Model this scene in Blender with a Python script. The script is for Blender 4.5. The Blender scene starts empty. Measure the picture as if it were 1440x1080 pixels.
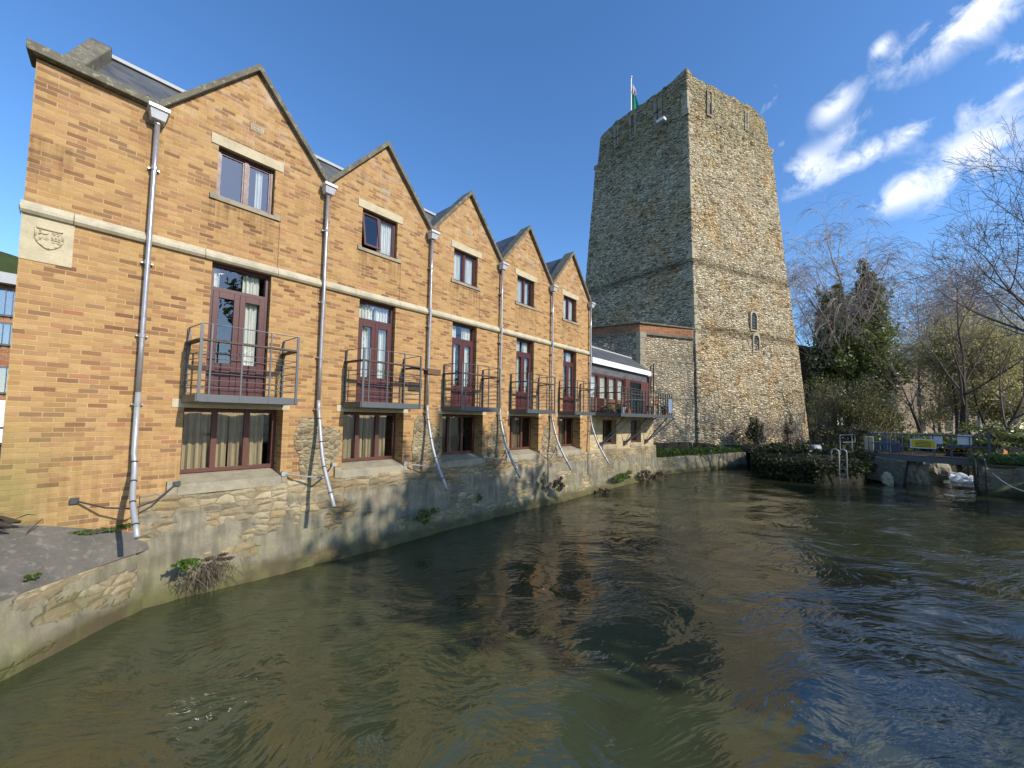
import bpy, math, random
import numpy as np
from mathutils import Vector, Matrix
rnd = random.Random(7)
rng = np.random.RandomState(7)
S = bpy.context.scene
COL = S.collection
# ------------------------------------------------------------------ camera
CAMP = np.array([-0.823, -9.117, 3.18])
CR = np.array([0.66151113, -0.74972003, 0.0179698])
CU = np.array([-0.05459453, -0.02424529, 0.99821421])
CF = np.array([0.7479455, 0.66131086, 0.05696914])
FPX, CX, CY = 558.265, 720.0, 556.415
cam = bpy.data.cameras.new('camera')
cam.sensor_width = 36; cam.lens = FPX / 1440 * 36
cam.shift_y = (CY - 540) / 1440
cam.clip_start = 0.1; cam.clip_end = 2000
camo = bpy.data.objects.new('camera', cam); COL.objects.link(camo)
M = Matrix(((CR[0], CU[0], -CF[0], CAMP[0]), (CR[1], CU[1], -CF[1], CAMP[1]), (CR[2], CU[2], -CF[2], CAMP[2]), (0, 0, 0, 1)))
camo.matrix_world = M
S.camera = camo
def ray(px, py):
    return CF + (px - CX) / FPX * CR - (py - CY) / FPX * CU
def at(px, py, d):
    """world point seen at photo pixel px,py when it stands d metres down the view axis"""
    return Vector(CAMP + d * ray(px, py))
# ------------------------------------------------------------------ light
S.view_settings.view_transform = 'Standard'; S.view_settings.look = 'None'
S.view_settings.gamma = 1.0; S.view_settings.exposure = 0.45
AZ, EL = math.radians(9), math.radians(31)
SUN = Vector((math.sin(AZ) * math.cos(EL), -math.cos(AZ) * math.cos(EL), math.sin(EL)))
sl = bpy.data.lights.new('sun', 'SUN'); sl.energy = 3.7; sl.angle = math.radians(0.5); sl.color = (1.0, 0.93, 0.82)
so = bpy.data.objects.new('sun', sl); COL.objects.link(so)
so.rotation_euler = SUN.to_track_quat('Z', 'Y').to_euler(); so.location = (0, -30, 40)

def nd(t, typ, ins=None, **props):
    n = t.nodes.new(typ)
    for k, v in props.items(): setattr(n, k, v)
    for k, v in (ins or {}).items():
        s = n.inputs[k]
        if isinstance(v, bpy.types.NodeSocket): t.links.new(v, s)
        else:
            if hasattr(s, 'default_value') and hasattr(s.default_value, '__len__') and hasattr(v, '__len__') and len(v) == 3 and len(s.default_value) == 4: v = (*v, 1)
            s.default_value = v
    return n
def mth(t, op, a, b=0.0, c=0.0, clamp=False):
    return nd(t, 'ShaderNodeMath', {0: a, 1: b, 2: c}, operation=op, use_clamp=clamp).outputs[0]
def mixc(t, f, a, b, bt='MIX'):
    n = nd(t, 'ShaderNodeMix', {0: f}, data_type='RGBA', blend_type=bt)
    for i, v in ((6, a), (7, b)):
        if isinstance(v, bpy.types.NodeSocket): t.links.new(v, n.inputs[i])
        else: n.inputs[i].default_value = (*v, 1) if len(v) == 3 else v
    return n.outputs[2]
def rampc(t, f, stops, interp='LINEAR'):
    n = nd(t, 'ShaderNodeValToRGB', {0: f}); r = n.color_ramp; r.interpolation = interp
    while len(r.elements) < len(stops): r.elements.new(0.5)
    for e, (p, c) in zip(r.elements, stops):
        e.position = p; e.color = (*c, 1) if hasattr(c, '__len__') else (c, c, c, 1)
    return n.outputs[0]
def mapr(t, f, a, b, c=0.0, d=1.0):
    return nd(t, 'ShaderNodeMapRange', {0: f, 1: a, 2: b, 3: c, 4: d}).outputs[0]
def noise(t, vec, scale, detail=3, rough=0.55, dist=0.0):
    return nd(t, 'ShaderNodeTexNoise', {'Vector': vec, 'Scale': scale, 'Detail': detail, 'Roughness': rough, 'Distortion': dist}).outputs['Fac']
def vmul(t, v, s):
    return nd(t, 'ShaderNodeVectorMath', {0: v, 1: s}, operation='MULTIPLY').outputs[0]

# world: physical sky plus wisps of cloud set in the sky's own directions
W = bpy.data.worlds.new('World'); S.world = W; W.use_nodes = True
t = W.node_tree; t.nodes.clear()
sky = nd(t, 'ShaderNodeTexSky'); sky.sky_type = 'NISHITA'; sky.sun_disc = False
sky.sun_elevation = EL; sky.sun_rotation = math.pi - AZ
sky.air_density = 1.0; sky.dust_density = 0.3; sky.ozone_density = 3.0; sky.altitude = 50
gv = nd(t, 'ShaderNodeTexCoord').outputs['Generated']
CL = [(1365, 25, 120, 42, -12, 1.2), (1236, 68, 26, 12, -35, .8), (1425, 82, 42, 22, -45, .9), (1083, 136, 32, 12, -48, .8),
      (1172, 150, 42, 20, -35, 1.0), (1198, 181, 40, 14, -22, .7), (1130, 240, 52, 27, -15, 1.1), (1215, 220, 85, 18, -24, .9),
      (1285, 183, 32, 14, -45, .9), (1380, 152, 44, 22, -35, .7), (1370, 222, 150, 48, -28, 1.15), (1255, 275, 44, 22, -10, .9),
      (1432, 122, 18, 9, -10, .9), (1098, 202, 10, 6, -60, .5)]
acc = None
CL = [(a, b, c * .86, d * .86, e, f) for a, b, c, d, e, f in CL]
for (px, py, w1, w2, an, amp) in CL:
    c = ray(px, py); c = c / np.linalg.norm(c)
    a = math.radians(an)
    e = ray(px + 10 * math.cos(a), py + 10 * math.sin(a)); e /= np.linalg.norm(e); s1 = np.linalg.norm(e - c) / 10; t1 = (e - c) / np.linalg.norm(e - c)
    e = ray(px - 10 * math.sin(a), py + 10 * math.cos(a)); e /= np.linalg.norm(e); s2 = np.linalg.norm(e - c) / 10; t2 = (e - c) / np.linalg.norm(e - c)
    def q(ax, w):
        d = nd(t, 'ShaderNodeVectorMath', {0: gv, 1: tuple(ax)}, operation='DOT_PRODUCT').outputs['Value']
        v = mth(t, 'DIVIDE', mth(t, 'SUBTRACT', d, float(ax @ c)), float(w)); return mth(t, 'MULTIPLY', v, v)
    f = mth(t, 'MULTIPLY', amp, mth(t, 'POWER', 2.718, mth(t, 'MULTIPLY', -1.0, mth(t, 'ADD', q(t1, w1 * s1), q(t2, w2 * s2)))))
    acc = f if acc is None else mth(t, 'ADD', acc, f)
c0 = ray(1250, 200); c0 = c0 / np.linalg.norm(c0)
mpn = nd(t, 'ShaderNodeVectorMath', {0: gv, 1: (1, 1, 1)}, operation='MULTIPLY').outputs[0]
n1 = noise(t, mpn, 15.0, 9, 0.62, 0.35); n2 = noise(t, mpn, 3.2, 3, 0.5)
dens = mth(t, 'MULTIPLY', acc, mth(t, 'ADD', mapr(t, n1, 0.40, 0.61, 0.0, 1.35), mapr(t, n2, 0.35, 0.65, -0.1, 0.25)))
dens = mapr(t, dens, 0.15, 1.30, 0.0, 0.9)
skc = nd(t, 'ShaderNodeHueSaturation', {'Saturation': 1.17, 'Color': sky.outputs[0]}).outputs[0]
skc = mixc(t, 1.0, skc, (1.03, 1.06, 1.15), 'MULTIPLY')
cc = mixc(t, dens, skc, (5.6, 5.9, 6.4))
bg = nd(t, 'ShaderNodeBackground', {'Color': cc, 'Strength': 0.15})
out = nd(t, 'ShaderNodeOutputWorld', {'Surface': bg.outputs[0]})

# ------------------------------------------------------------------ materials
def newmat(name):
    m = bpy.data.materials.new(name); m.use_nodes = True
    t = m.node_tree; t.nodes.clear(); return m, t
def fin(t, col, rough=0.8, bump=None, bstr=0.5, bdist=0.02, metal=0.0, spec=0.5, **kw):
    ins = {'Base Color': col, 'Roughness': rough, 'Metallic': metal, 'Specular IOR Level': spec}
    ins.update(kw)
    if bump is not None:
        ins['Normal'] = nd(t, 'ShaderNodeBump', {'Height': bump, 'Strength': bstr, 'Distance': bdist}).outputs[0]
    p = nd(t, 'ShaderNodeBsdfPrincipled', ins)
    nd(t, 'ShaderNodeOutputMaterial', {'Surface': p.outputs[0]}); return p
def geo(t): return nd(t, 'ShaderNodeNewGeometry').outputs['Position']
def sep(t, v): n = nd(t, 'ShaderNodeSeparateXYZ', {0: v}); return n.outputs

def mat_brick(name='buff_brick', red=False):
    m, t = newmat(name); P = geo(t); s = sep(t, P)
    # bricks run along x+y so that both the face and the reveals are coursed
    u0 = mth(t, 'ADD', s[0], mth(t, 'MULTIPLY', s[1], 1.0))
    wob = noise(t, P, 3.0, 2)
    z = mth(t, 'ADD', s[2], mth(t, 'MULTIPLY', mth(t, 'SUBTRACT', wob, 0.5), 0.012))
    rz = mth(t, 'DIVIDE', z, 0.075); row = mth(t, 'FLOOR', rz); fz = mth(t, 'FRACT', rz)
    od = mth(t, 'MULTIPLY', mth(t, 'MODULO', row, 2.0), 0.5)
    ru = mth(t, 'ADD', mth(t, 'DIVIDE', u0, 0.225), od); cl = mth(t, 'FLOOR', ru); fu = mth(t, 'FRACT', ru)
    idv = nd(t, 'ShaderNodeCombineXYZ', {0: cl, 1: row, 2: 0.0}).outputs[0]
    wn = nd(t, 'ShaderNodeTexWhiteNoise', {'Vector': idv}, noise_dimensions='2D')
    r1 = wn.outputs['Value']; sc = sep(t, wn.outputs['Color'])
    ez = mth(t, 'MINIMUM', fz, mth(t, 'SUBTRACT', 1.0, fz)); eu = mth(t, 'MINIMUM', fu, mth(t, 'SUBTRACT', 1.0, fu))
    fine = noise(t, P, 60.0, 3)
    jz = mth(t, 'ADD', 0.075, mth(t, 'MULTIPLY', mth(t, 'SUBTRACT', fine, 0.5), 0.12))
    mk = mth(t, 'MULTIPLY', mapr(t, mth(t, 'SUBTRACT', ez, jz), -0.02, 0.03), mapr(t, mth(t, 'SUBTRACT', mth(t, 'MULTIPLY', eu, 3.0), jz), -0.02, 0.03))
    if red:
        bc = rampc(t, r1, [(0, (0.22, 0.07, 0.035)), (0.5, (0.32, 0.11, 0.05)), (1, (0.40, 0.17, 0.08))])
        mo = (0.35, 0.27, 0.17)
    else:
        bc = rampc(t, r1, [(0, (0.20, 0.10, 0.05)), (0.14, (0.29, 0.15, 0.068)), (0.30, (0.38, 0.218, 0.088)), (0.55, (0.455, 0.272, 0.106)), (0.84, (0.50, 0.312, 0.125)), (0.95, (0.43, 0.225, 0.10)), (1.0, (0.37, 0.16, 0.085))])
        mo = (0.53, 0.36, 0.175)
    # crease streaks within a brick
    st = noise(t, vmul(t, P, (9.0, 9.0, 60.0)), 1.0, 4, 0.6)
    bc = mixc(t, mapr(t, st, 0.35, 0.7, 0.45, 0.0), bc, mixc(t, 1.0, bc, (0.62, 0.55, 0.5), 'MULTIPLY'))
    bc = mixc(t, mth(t, 'MULTIPLY', sc[1], 0.18), bc, (0.55, 0.40, 0.22))
    big = noise(t, P, 0.9, 4, 0.6)
    mo = mixc(t, mapr(t, noise(t, P, 5.0, 4, 0.7), 0.4, 0.65), mo, (0.36, 0.24, 0.12)) if not red else mo
    c = mixc(t, mk, mo, bc)
    c = mixc(t, mapr(t, big, 0.35, 0.7, 0.0, 0.32), c, mixc(t, 1.0, c, (0.80, 0.76, 0.74), 'MULTIPLY'))
    if not red:
        # salt bloom high on the gables and algae at the foot of the left corner
        hi = mth(t, 'MULTIPLY', mapr(t, s[2], 7.6, 9.6, 0.0, 1.0), mapr(t, noise(t, P, 2.6, 5, 0.7), 0.48, 0.66, 0.0, 0.5))
        c = mixc(t, hi, c, (0.60, 0.47, 0.35))
        # dirt run below each upper sill and beside the pipes
        xb = mth(t, 'SUBTRACT', s[0], mth(t, 'MULTIPLY', mth(t, 'FLOOR', mth(t, 'DIVIDE', s[0], 2.925)), 2.925))
        run = noise(t, vmul(t, P, (14.0, 1.0, 0.9)), 1.0, 4, 0.6)
        um = mth(t, 'MULTIPLY', mth(t, 'MULTIPLY', mapr(t, xb, 0.70, 0.82), mapr(t, xb, 2.06, 1.95)), mth(t, 'MULTIPLY', mapr(t, s[2], 6.35, 7.15), mth(t, 'LESS_THAN', s[2], 7.24)))
        pm = mth(t, 'MULTIPLY', mapr(t, mth(t, 'MINIMUM', xb, mth(t, 'SUBTRACT', 2.925, xb)), 0.30, 0.05), mapr(t, s[2], 8.5, 6.6, 1.0, 0.25))
        fm = mapr(t, s[2], 3.3, 1.9, 0.0, 0.6)
        dm = mth(t, 'MULTIPLY', mth(t, 'ADD', mth(t, 'ADD', um, mth(t, 'MULTIPLY', pm, 0.7)), fm, clamp=True), mapr(t, run, 0.38, 0.66, 0.0, 0.75))
        c = mixc(t, dm, c, mixc(t, 1.0, c, (0.48, 0.45, 0.42), 'MULTIPLY'))
        lo = mth(t, 'MULTIPLY', mth(t, 'MULTIPLY', mapr(t, s[2], 3.4, 2.0), mapr(t, s[0], -0.4, -1.3)), mapr(t, noise(t, P, 3.0, 3), 0.3, 0.6, 0.3, 0.75))
        c = mixc(t, lo, c, (0.22, 0.20, 0.07))
        top = mth(t, 'MULTIPLY', mapr(t, noise(t, vmul(t, P, (4.0, 1.0, 0.7)), 1.0, 4, 0.6), 0.52, 0.72, 0.0, 0.5), mapr(t, s[2], 7.0, 8.6, 0.25, 1.0))
        c = mixc(t, top, c, mixc(t, 1.0, c, (0.55, 0.5, 0.46), 'MULTIPLY'))
    h = mth(t, 'ADD', mth(t, 'MULTIPLY', mk, 1.0), mth(t, 'ADD', mth(t, 'MULTIPLY', st, 0.45), mth(t, 'MULTIPLY', sc[2], 0.5)))
    fin(t, c, 0.9, h, 0.55, 0.008, spec=0.2); return m

def mat_rubble(name, cols, mortar, sx=3.2, sz=7.5, bd=0.05, bs=1.0, jw=0.09, rand=0.85, gaps=False, wet=None, render=None, tint=None, dirt=0.35, seed=0.0):
    m, t = newmat(name); P0 = geo(t)
    w = nd(t, 'ShaderNodeTexNoise', {'Vector': P0, 'Scale': 1.6, 'Detail': 3}).outputs['Color']
    wv = nd(t, 'ShaderNodeVectorMath', {0: nd(t, 'ShaderNodeVectorMath', {0: w, 1: (0.5, 0.5, 0.5)}, operation='SUBTRACT').outputs[0], 1: (0.35, 0.35, 0.14)}, operation='MULTIPLY').outputs[0]
    P = nd(t, 'ShaderNodeVectorMath', {0: nd(t, 'ShaderNodeVectorMath', {0: P0, 1: wv}, operation='ADD').outputs[0], 1: (seed, seed, 0)}, operation='ADD').outputs[0]
    V = vmul(t, P, (sx, sx, sz))
    vo = nd(t, 'ShaderNodeTexVoronoi', {'Vector': V, 'Scale': 1.0, 'Randomness': rand}, feature='F1')
    ve = nd(t, 'ShaderNodeTexVoronoi', {'Vector': V, 'Scale': 1.0, 'Randomness': rand}, feature='DISTANCE_TO_EDGE').outputs['Distance']
    cs = sep(t, vo.outputs['Color'])
    n = len(cols)
    c = rampc(t, cs[0], [((i + 0.5) / n, k) for i, k in enumerate(cols)], 'LINEAR')
    fn = noise(t, P0, 22.0, 5, 0.7); big = noise(t, P0, 0.5, 5, 0.65); mid = noise(t, P0, 2.2, 4, 0.6)
    c = mixc(t, mapr(t, fn, 0.3, 0.75, 0.45, 0.0), c, mixc(t, 1.0, c, (0.45, 0.42, 0.38), 'MULTIPLY'))
    mk = mapr(t, mth(t, 'ADD', ve, mth(t, 'MULTIPLY', mth(t, 'SUBTRACT', fn, 0.5), 0.10)), jw * 0.4, jw * 1.5)
    if gaps:
        # mortar survives in places; elsewhere the shade of open joints is put into the colour
        mortar = mixc(t, mapr(t, noise(t, P0, 3.5, 3), 0.42, 0.56), (0.07, 0.052, 0.03), (0.42, 0.34, 0.22))
    c = mixc(t, mk, mortar, c)
    c = mixc(t, mapr(t, big, 0.42, 0.62, 0.0, dirt), c, mixc(t, 1.0, c, (0.50, 0.47, 0.42), 'MULTIPLY'))
    h = mth(t, 'ADD', mth(t, 'MULTIPLY', mapr(t, ve, 0.0, 0.3), 1.0), mth(t, 'ADD', mth(t, 'MULTIPLY', fn, 0.35), mth(t, 'MULTIPLY', cs[1], 0.5)))
    s = sep(t, P0)
    if tint: c = tint(t, c, s, mid, P0)
    if render:
        rm = mth(t, 'MULTIPLY', mapr(t, noise(t, vmul(t, P0, (0.75, 0.5, 1.3)), 1.0, 7, 0.62), 0.445, 0.465), mapr(t, mth(t, 'ADD', s[2], mth(t, 'MULTIPLY', fn, 0.3)), 1.62, 1.52))
        rc = mixc(t, mapr(t, mid, 0.3, 0.7), (0.17, 0.15, 0.11), (0.36, 0.31, 0.21)); rc = mixc(t, mapr(t, noise(t, vmul(t, P0, (5.0, 3.0, 0.8)), 1.0, 5, 0.65), 0.42, 0.66, 0.0, 0.8), rc, (0.105, 0.095, 0.065))
        rc = mixc(t, mapr(t, fn, 0.3, 0.7, 0.35, 0.0), rc, (0.12, 0.11, 0.08))
        c = mixc(t, rm, c, rc); h = mth(t, 'ADD', mth(t, 'MULTIPLY', h, mth(t, 'SUBTRACT', 1.0, rm)), mth(t, 'MULTIPLY', rm, mth(t, 'ADD', 0.9, mth(t, 'MULTIPLY', fn, 0.25))))
    if wet:
        wz = mth(t, 'ADD', s[2], mth(t, 'MULTIPLY', mth(t, 'SUBTRACT', mid, 0.5), 0.25))
        c = mixc(t, mapr(t, wz, wet[1], wet[0], 0.0, 0.85), c, (0.075, 0.058, 0.026))
        c = mixc(t, mth(t, 'MULTIPLY', mapr(t, wz, wet[1] + 0.7, wet[1], 0.0, 1.0), mapr(t, mid, 0.42, 0.6, 0.0, 0.5)), c, (0.12, 0.13, 0.045))
    fin(t, c, 0.92, h, bs, bd, spec=0.15); return m

def mat_stone(name, a, b, dark=(0.12, 0.11, 0.09), sc=6.0, amt=0.5, rough=0.85, bd=0.006, lichen=None, streak=False):
    m, t = newmat(name); P = geo(t)
    n1 = noise(t, P, sc, 5, 0.65); n2 = noise(t, P, sc * 7, 4, 0.7)
    c = mixc(t, n1, a, b)
    v = vmul(t, P, (sc * 1.2, sc * 1.2, sc * 0.2)) if streak else P
    n3 = noise(t, v, 1.0 if streak else sc * 0.5, 5, 0.65)
    c = mixc(t, mapr(t, n3, 0.45, 0.68, 0.0, amt), c, dark)
    c = mixc(t, mapr(t, n2, 0.35, 0.6, 0.25, 0.0), c, dark)
    if lichen:
        c = mixc(t, mapr(t, noise(t, P, 9.0, 4, 0.7), 0.55, 0.64, 0.0, 0.7), c, lichen)
    fin(t, c, rough, mth(t, 'ADD', n2, n1), 0.6, bd, spec=0.2); return m

def mat_plain(name, col, rough=0.5, var=0.25, sc=14.0, metal=0.0, spec=0.4, bd=0.002, dark=None):
    m, t = newmat(name); P = geo(t)
    n = noise(t, P, sc, 5, 0.65)
    dk = dark or tuple(x * 0.5 for x in col)
    c = mixc(t, mapr(t, n, 0.35, 0.75, var, 0.0), col, dk)
    fin(t, c, mth(t, 'ADD', rough - 0.08, mth(t, 'MULTIPLY', n, 0.18)), n, 0.4, bd, metal=metal, spec=spec); return m

def mat_slate():
    m, t = newmat('roof_slate'); P = geo(t); s = sep(t, P)
    rz = mth(t, 'DIVIDE', mth(t, 'ADD', s[2], mth(t, 'MULTIPLY', s[1], 0.0)), 0.14); row = mth(t, 'FLOOR', rz)
    ru = mth(t, 'ADD', mth(t, 'DIVIDE', mth(t, 'ADD', s[0], s[1]), 0.25), mth(t, 'MULTIPLY', mth(t, 'MODULO', row, 2.0), 0.5))
    idv = nd(t, 'ShaderNodeCombineXYZ', {0: mth(t, 'FLOOR', ru), 1: row, 2: 0.0}).outputs[0]
    r = nd(t, 'ShaderNodeTexWhiteNoise', {'Vector': idv}, noise_dimensions='2D').outputs['Value']
    n = noise(t, P, 12.0, 4, 0.6)
    c = mixc(t, r, (0.05, 0.055, 0.062), (0.10, 0.105, 0.112))
    c = mixc(t, mapr(t, noise(t, P, 2.0, 4, 0.6), 0.45, 0.65, 0.0, 0.6), c, (0.13, 0.125, 0.11))
    h = mth(t, 'ADD', mth(t, 'SUBTRACT', 1.0, mth(t, 'FRACT', rz)), mth(t, 'MULTIPLY', n, 0.4))
    fin(t, c, 0.55, h, 0.6, 0.012); return m

def mat_glass(name='window_glass', tint=(0.92, 0.94, 0.93), refl=1.0):
    m, t = newmat(name); P = geo(t)
    b = nd(t, 'ShaderNodeBump', {'Height': noise(t, P, 1.7, 2), 'Strength': 0.08, 'Distance': 0.02}).outputs[0]
    g = nd(t, 'ShaderNodeBsdfGlossy', {'Color': (0.9, 0.95, 1.0, 1), 'Roughness': 0.015, 'Normal': b})
    tr = nd(t, 'ShaderNodeBsdfTransparent', {'Color': (*tint, 1)})
    fr = nd(t, 'ShaderNodeFresnel', {'IOR': 1.65, 'Normal': b}).outputs[0]
    mx = nd(t, 'ShaderNodeMixShader', {0: mth(t, 'MULTIPLY', mth(t, 'ADD', fr, 0.06), refl, clamp=True), 1: tr.outputs[0], 2: g.outputs[0]})
    nd(t, 'ShaderNodeOutputMaterial', {'Surface': mx.outputs[0]}); return m

def mat_leaf(name, a, b, c3, trans=0.35, rough=0.5, spec=0.4):
    m, t = newmat(name)
    g = nd(t, 'ShaderNodeNewGeometry'); r = g.outputs['Random Per Island']
    big = noise(t, g.outputs['Position'], 0.8, 3)
    c = rampc(t, mth(t, 'ADD', mth(t, 'MULTIPLY', r, 0.7), mth(t, 'MULTIPLY', big, 0.3)), [(0.1, a), (0.55, b), (0.95, c3)])
    d = nd(t, 'ShaderNodeBsdfPrincipled', {'Base Color': c, 'Roughness': rough, 'Specular IOR Level': spec})
    tl = nd(t, 'ShaderNodeBsdfTranslucent', {'Color': c})
    mx = nd(t, 'ShaderNodeMixShader', {0: trans, 1: d.outputs[0], 2: tl.outputs[0]})
    nd(t, 'ShaderNodeOutputMaterial', {'Surface': mx.outputs[0]}); return m

def mat_cloth(name, col, trans=0.2):
    m, t = newmat(name); P = geo(t)
    c = mixc(t, mapr(t, noise(t, vmul(t, P, (30, 30, 2)), 1.0, 2), 0.35, 0.65), col, tuple(x * 0.8 for x in col))
    d = nd(t, 'ShaderNodeBsdfDiffuse', {'Color': c}); tl = nd(t, 'ShaderNodeBsdfTranslucent', {'Color': c})
    mx = nd(t, 'ShaderNodeMixShader', {0: trans, 1: d.outputs[0], 2: tl.outputs[0]})
    nd(t, 'ShaderNodeOutputMaterial', {'Surface': mx.outputs[0]}); return m

def mat_water():
    m, t = newmat('river_water'); P = geo(t)
    # the current runs along the reach; ripples are stretched across it
    wob = nd(t, 'ShaderNodeTexNoise', {'Vector': P, 'Scale': 0.35, 'Detail': 2}).outputs['Color']
    P2 = nd(t, 'ShaderNodeVectorMath', {0: P, 1: vmul(t, wob, (2.4, 2.4, 0))}, operation='ADD').outputs[0]
    rot = nd(t, 'ShaderNodeVectorRotate', {'Vector': P2, 'Axis': (0, 0, 1), 'Angle': math.radians(38)}).outputs[0]
    V = vmul(t, rot, (0.55, 1.25, 1.0))
    def ridge(v, sc, dt, ds):
        n = noise(t, v, sc, dt, 0.5, ds); return mth(t, 'SUBTRACT', 1.0, mth(t, 'ABSOLUTE', mth(t, 'SUBTRACT', mth(t, 'MULTIPLY', n, 2.0), 1.0)))
    a = noise(t, V, 1.5, 3, 0.55, 0.6); b = ridge(V, 3.0, 2, 0.5); c_ = noise(t, V, 9.0, 2, 0.5, 0.3)
    patch = mapr(t, noise(t, P, 0.20, 3, 0.5, 0.6), 0.36, 0.60, 0.22, 1.0)
    h = mth(t, 'ADD', mth(t, 'MULTIPLY', a, 1.2), mth(t, 'ADD', mth(t, 'MULTIPLY', b, 0.24), mth(t, 'ADD', mth(t, 'MULTIPLY', c_, 0.21), mth(t, 'MULTIPLY', noise(t, V, 26.0, 2, 0.5), 0.045))))
    h = mth(t, 'MULTIPLY', h, patch)
    bmp = nd(t, 'ShaderNodeBump', {'Height': h, 'Strength': 1.0, 'Distance': 0.060}).outputs[0]
    wd = mapr(t, noise(t, V, 0.9, 6, 0.7, 1.2), 0.48, 0.60)
    shal = mapr(t, mth(t, 'ADD', mth(t, 'MULTIPLY', noise(t, P, 0.22, 4, 0.55), 9.0), mth(t, 'MULTIPLY', sep(t, P)[0], -1.0)), -9.0, 1.5)
    col = mixc(t, shal, (0.020, 0.026, 0.0125), (0.045, 0.054, 0.024))
    col = mixc(t, mth(t, 'MULTIPLY', wd, mapr(t, noise(t, P, 0.3, 3), 0.47, 0.6, 0.0, 0.8)), col, (0.038, 0.034, 0.014))
    p = nd(t, 'ShaderNodeBsdfPrincipled', {'Base Color': col, 'Roughness': 0.03, 'IOR': 1.6, 'Normal': bmp, 'Specular IOR Level': 0.6})
    nd(t, 'ShaderNodeOutputMaterial', {'Surface': p.outputs[0]}); return m

def tower_tint(t, c, s, mid, P):
    # three dark weathering courses and a grey weathered parapet
    f = mapr(t, mth(t, 'ADD', s[2], mth(t, 'MULTIPLY', mth(t, 'SUBTRACT', mid, 0.5), 4.0)), 24.5, 28.5, 0.0, 0.6)
    c = mixc(t, f, c, mixc(t, 1.0, c, (0.62, 0.64, 0.55), 'MULTIPLY'))
    ora = mapr(t, noise(t, P, 0.45, 4, 0.6), 0.50, 0.64, 0.0, 0.6)
    c = mixc(t, ora, c, mixc(t, 1.0, c, (1.0, 0.80, 0.55), 'MULTIPLY'))
    for z0 in (15.4, 10.2):
        b = mth(t, 'SUBTRACT', 1.0, mth(t, 'ABSOLUTE', mth(t, 'DIVIDE', mth(t, 'SUBTRACT', s[2], z0), 0.55)), clamp=True)
        c = mixc(t, mth(t, 'MULTIPLY', b, 0.95), c, mixc(t, 1.0, c, (0.38, 0.36, 0.32), 'MULTIPLY'))
    return c

MT = {}
MT['brick'] = mat_brick()
MT['redbrick'] = mat_brick('red_brick', True)
MT['tower'] = mat_rubble('tower_rubble', [(0.31, 0.24, 0.145), (0.72, 0.60, 0.38), (0.90, 0.79, 0.54), (0.47, 0.37, 0.22), (0.92, 0.83, 0.60), (0.64, 0.47, 0.25), (0.86, 0.75, 0.51)], (0.17, 0.13, 0.08), 2.6, 8.6, 0.10, 1.0, 0.075, tint=tower_tint, dirt=0.3, gaps=True)
MT['slit'] = mat_stone('slit_stone', (0.38, 0.33, 0.23), (0.26, 0.22, 0.15), (0.12, 0.10, 0.07), 4.0, 0.7)
MT['quoin'] = mat_stone('quoin_stone', (0.56, 0.48, 0.33), (0.36, 0.30, 0.20), (0.16, 0.13, 0.09), 4.0, 0.6, bd=0.03)
MT['ivydark'] = mat_leaf('shade_ivy', (0.018, 0.022, 0.007), (0.045, 0.055, 0.016), (0.10, 0.11, 0.04), 0.15, 0.5, 0.3)  # ivy with the bank's shade in its colour; dark shrubs use it too
MT['block'] = mat_rubble('coursed_rubble', [(0.42, 0.34, 0.23), (0.60, 0.50, 0.33), (0.70, 0.60, 0.41), (0.50, 0.41, 0.27), (0.74, 0.64, 0.46)], (0.25, 0.20, 0.13), 3.4, 7.0, 0.05, 1.0, 0.10, dirt=0.45, seed=5)
MT['base'] = mat_rubble('river_wall_rubble', [(0.33, 0.27, 0.17), (0.44, 0.36, 0.22), (0.40, 0.30, 0.16), (0.50, 0.42, 0.27), (0.29, 0.25, 0.17), (0.38, 0.30, 0.18)], (0.27, 0.22, 0.135), 3.4, 7.2, 0.030, 0.9, 0.05, rand=0.62, wet=(0.15, 0.32), render=True, dirt=0.9, seed=9)
MT['patch'] = mat_rubble('patch_rubble', [(0.20, 0.16, 0.10), (0.32, 0.26, 0.16), (0.40, 0.32, 0.20), (0.28, 0.22, 0.13), (0.44, 0.36, 0.22)], (0.33, 0.27, 0.17), 7.5, 12.0, 0.028, 0.9, 0.045, dirt=0.8, seed=3)
MT['annexwall'] = mat_rubble('sandy_rubble', [(0.48, 0.38, 0.23), (0.55, 0.44, 0.26), (0.44, 0.34, 0.2), (0.6, 0.5, 0.32)], (0.46, 0.37, 0.22), 3.5, 7.0, 0.02, 0.8, 0.06, dirt=0.3, seed=13)
MT['stone'] = mat_stone('pale_limestone', (0.58, 0.50, 0.33), (0.50, 0.42, 0.27), (0.26, 0.23, 0.16), 5.0, 0.35)
MT['string'] = mat_stone('weathered_limestone', (0.60, 0.53, 0.36), (0.46, 0.41, 0.29), (0.22, 0.20, 0.15), 3.0, 0.45, streak=True)
MT['coping'] = mat_stone('lichened_coping', (0.20, 0.18, 0.13), (0.13, 0.12, 0.09), (0.06, 0.055, 0.04), 6.0, 0.5, lichen=(0.34, 0.31, 0.20))
MT['sillstone'] = mat_stone('dull_sill_stone', (0.40, 0.35, 0.24), (0.28, 0.25, 0.18), (0.14, 0.125, 0.09), 4.0, 0.5)
MT['slate'] = mat_slate(); MT['brownstone'] = mat_stone('brown_stone_wall', (0.52, 0.40, 0.27), (0.40, 0.30, 0.20), (0.20, 0.16, 0.10), 1.2, 0.5)
MT['red'] = mat_plain('oxblood_paint', (0.082, 0.020, 0.018), 0.4, 0.35, 9.0, dark=(0.045, 0.012, 0.012))
MT['redlight'] = mat_plain('worn_red_paint', (0.115, 0.038, 0.027), 0.5, 0.4, 9.0)
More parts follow.
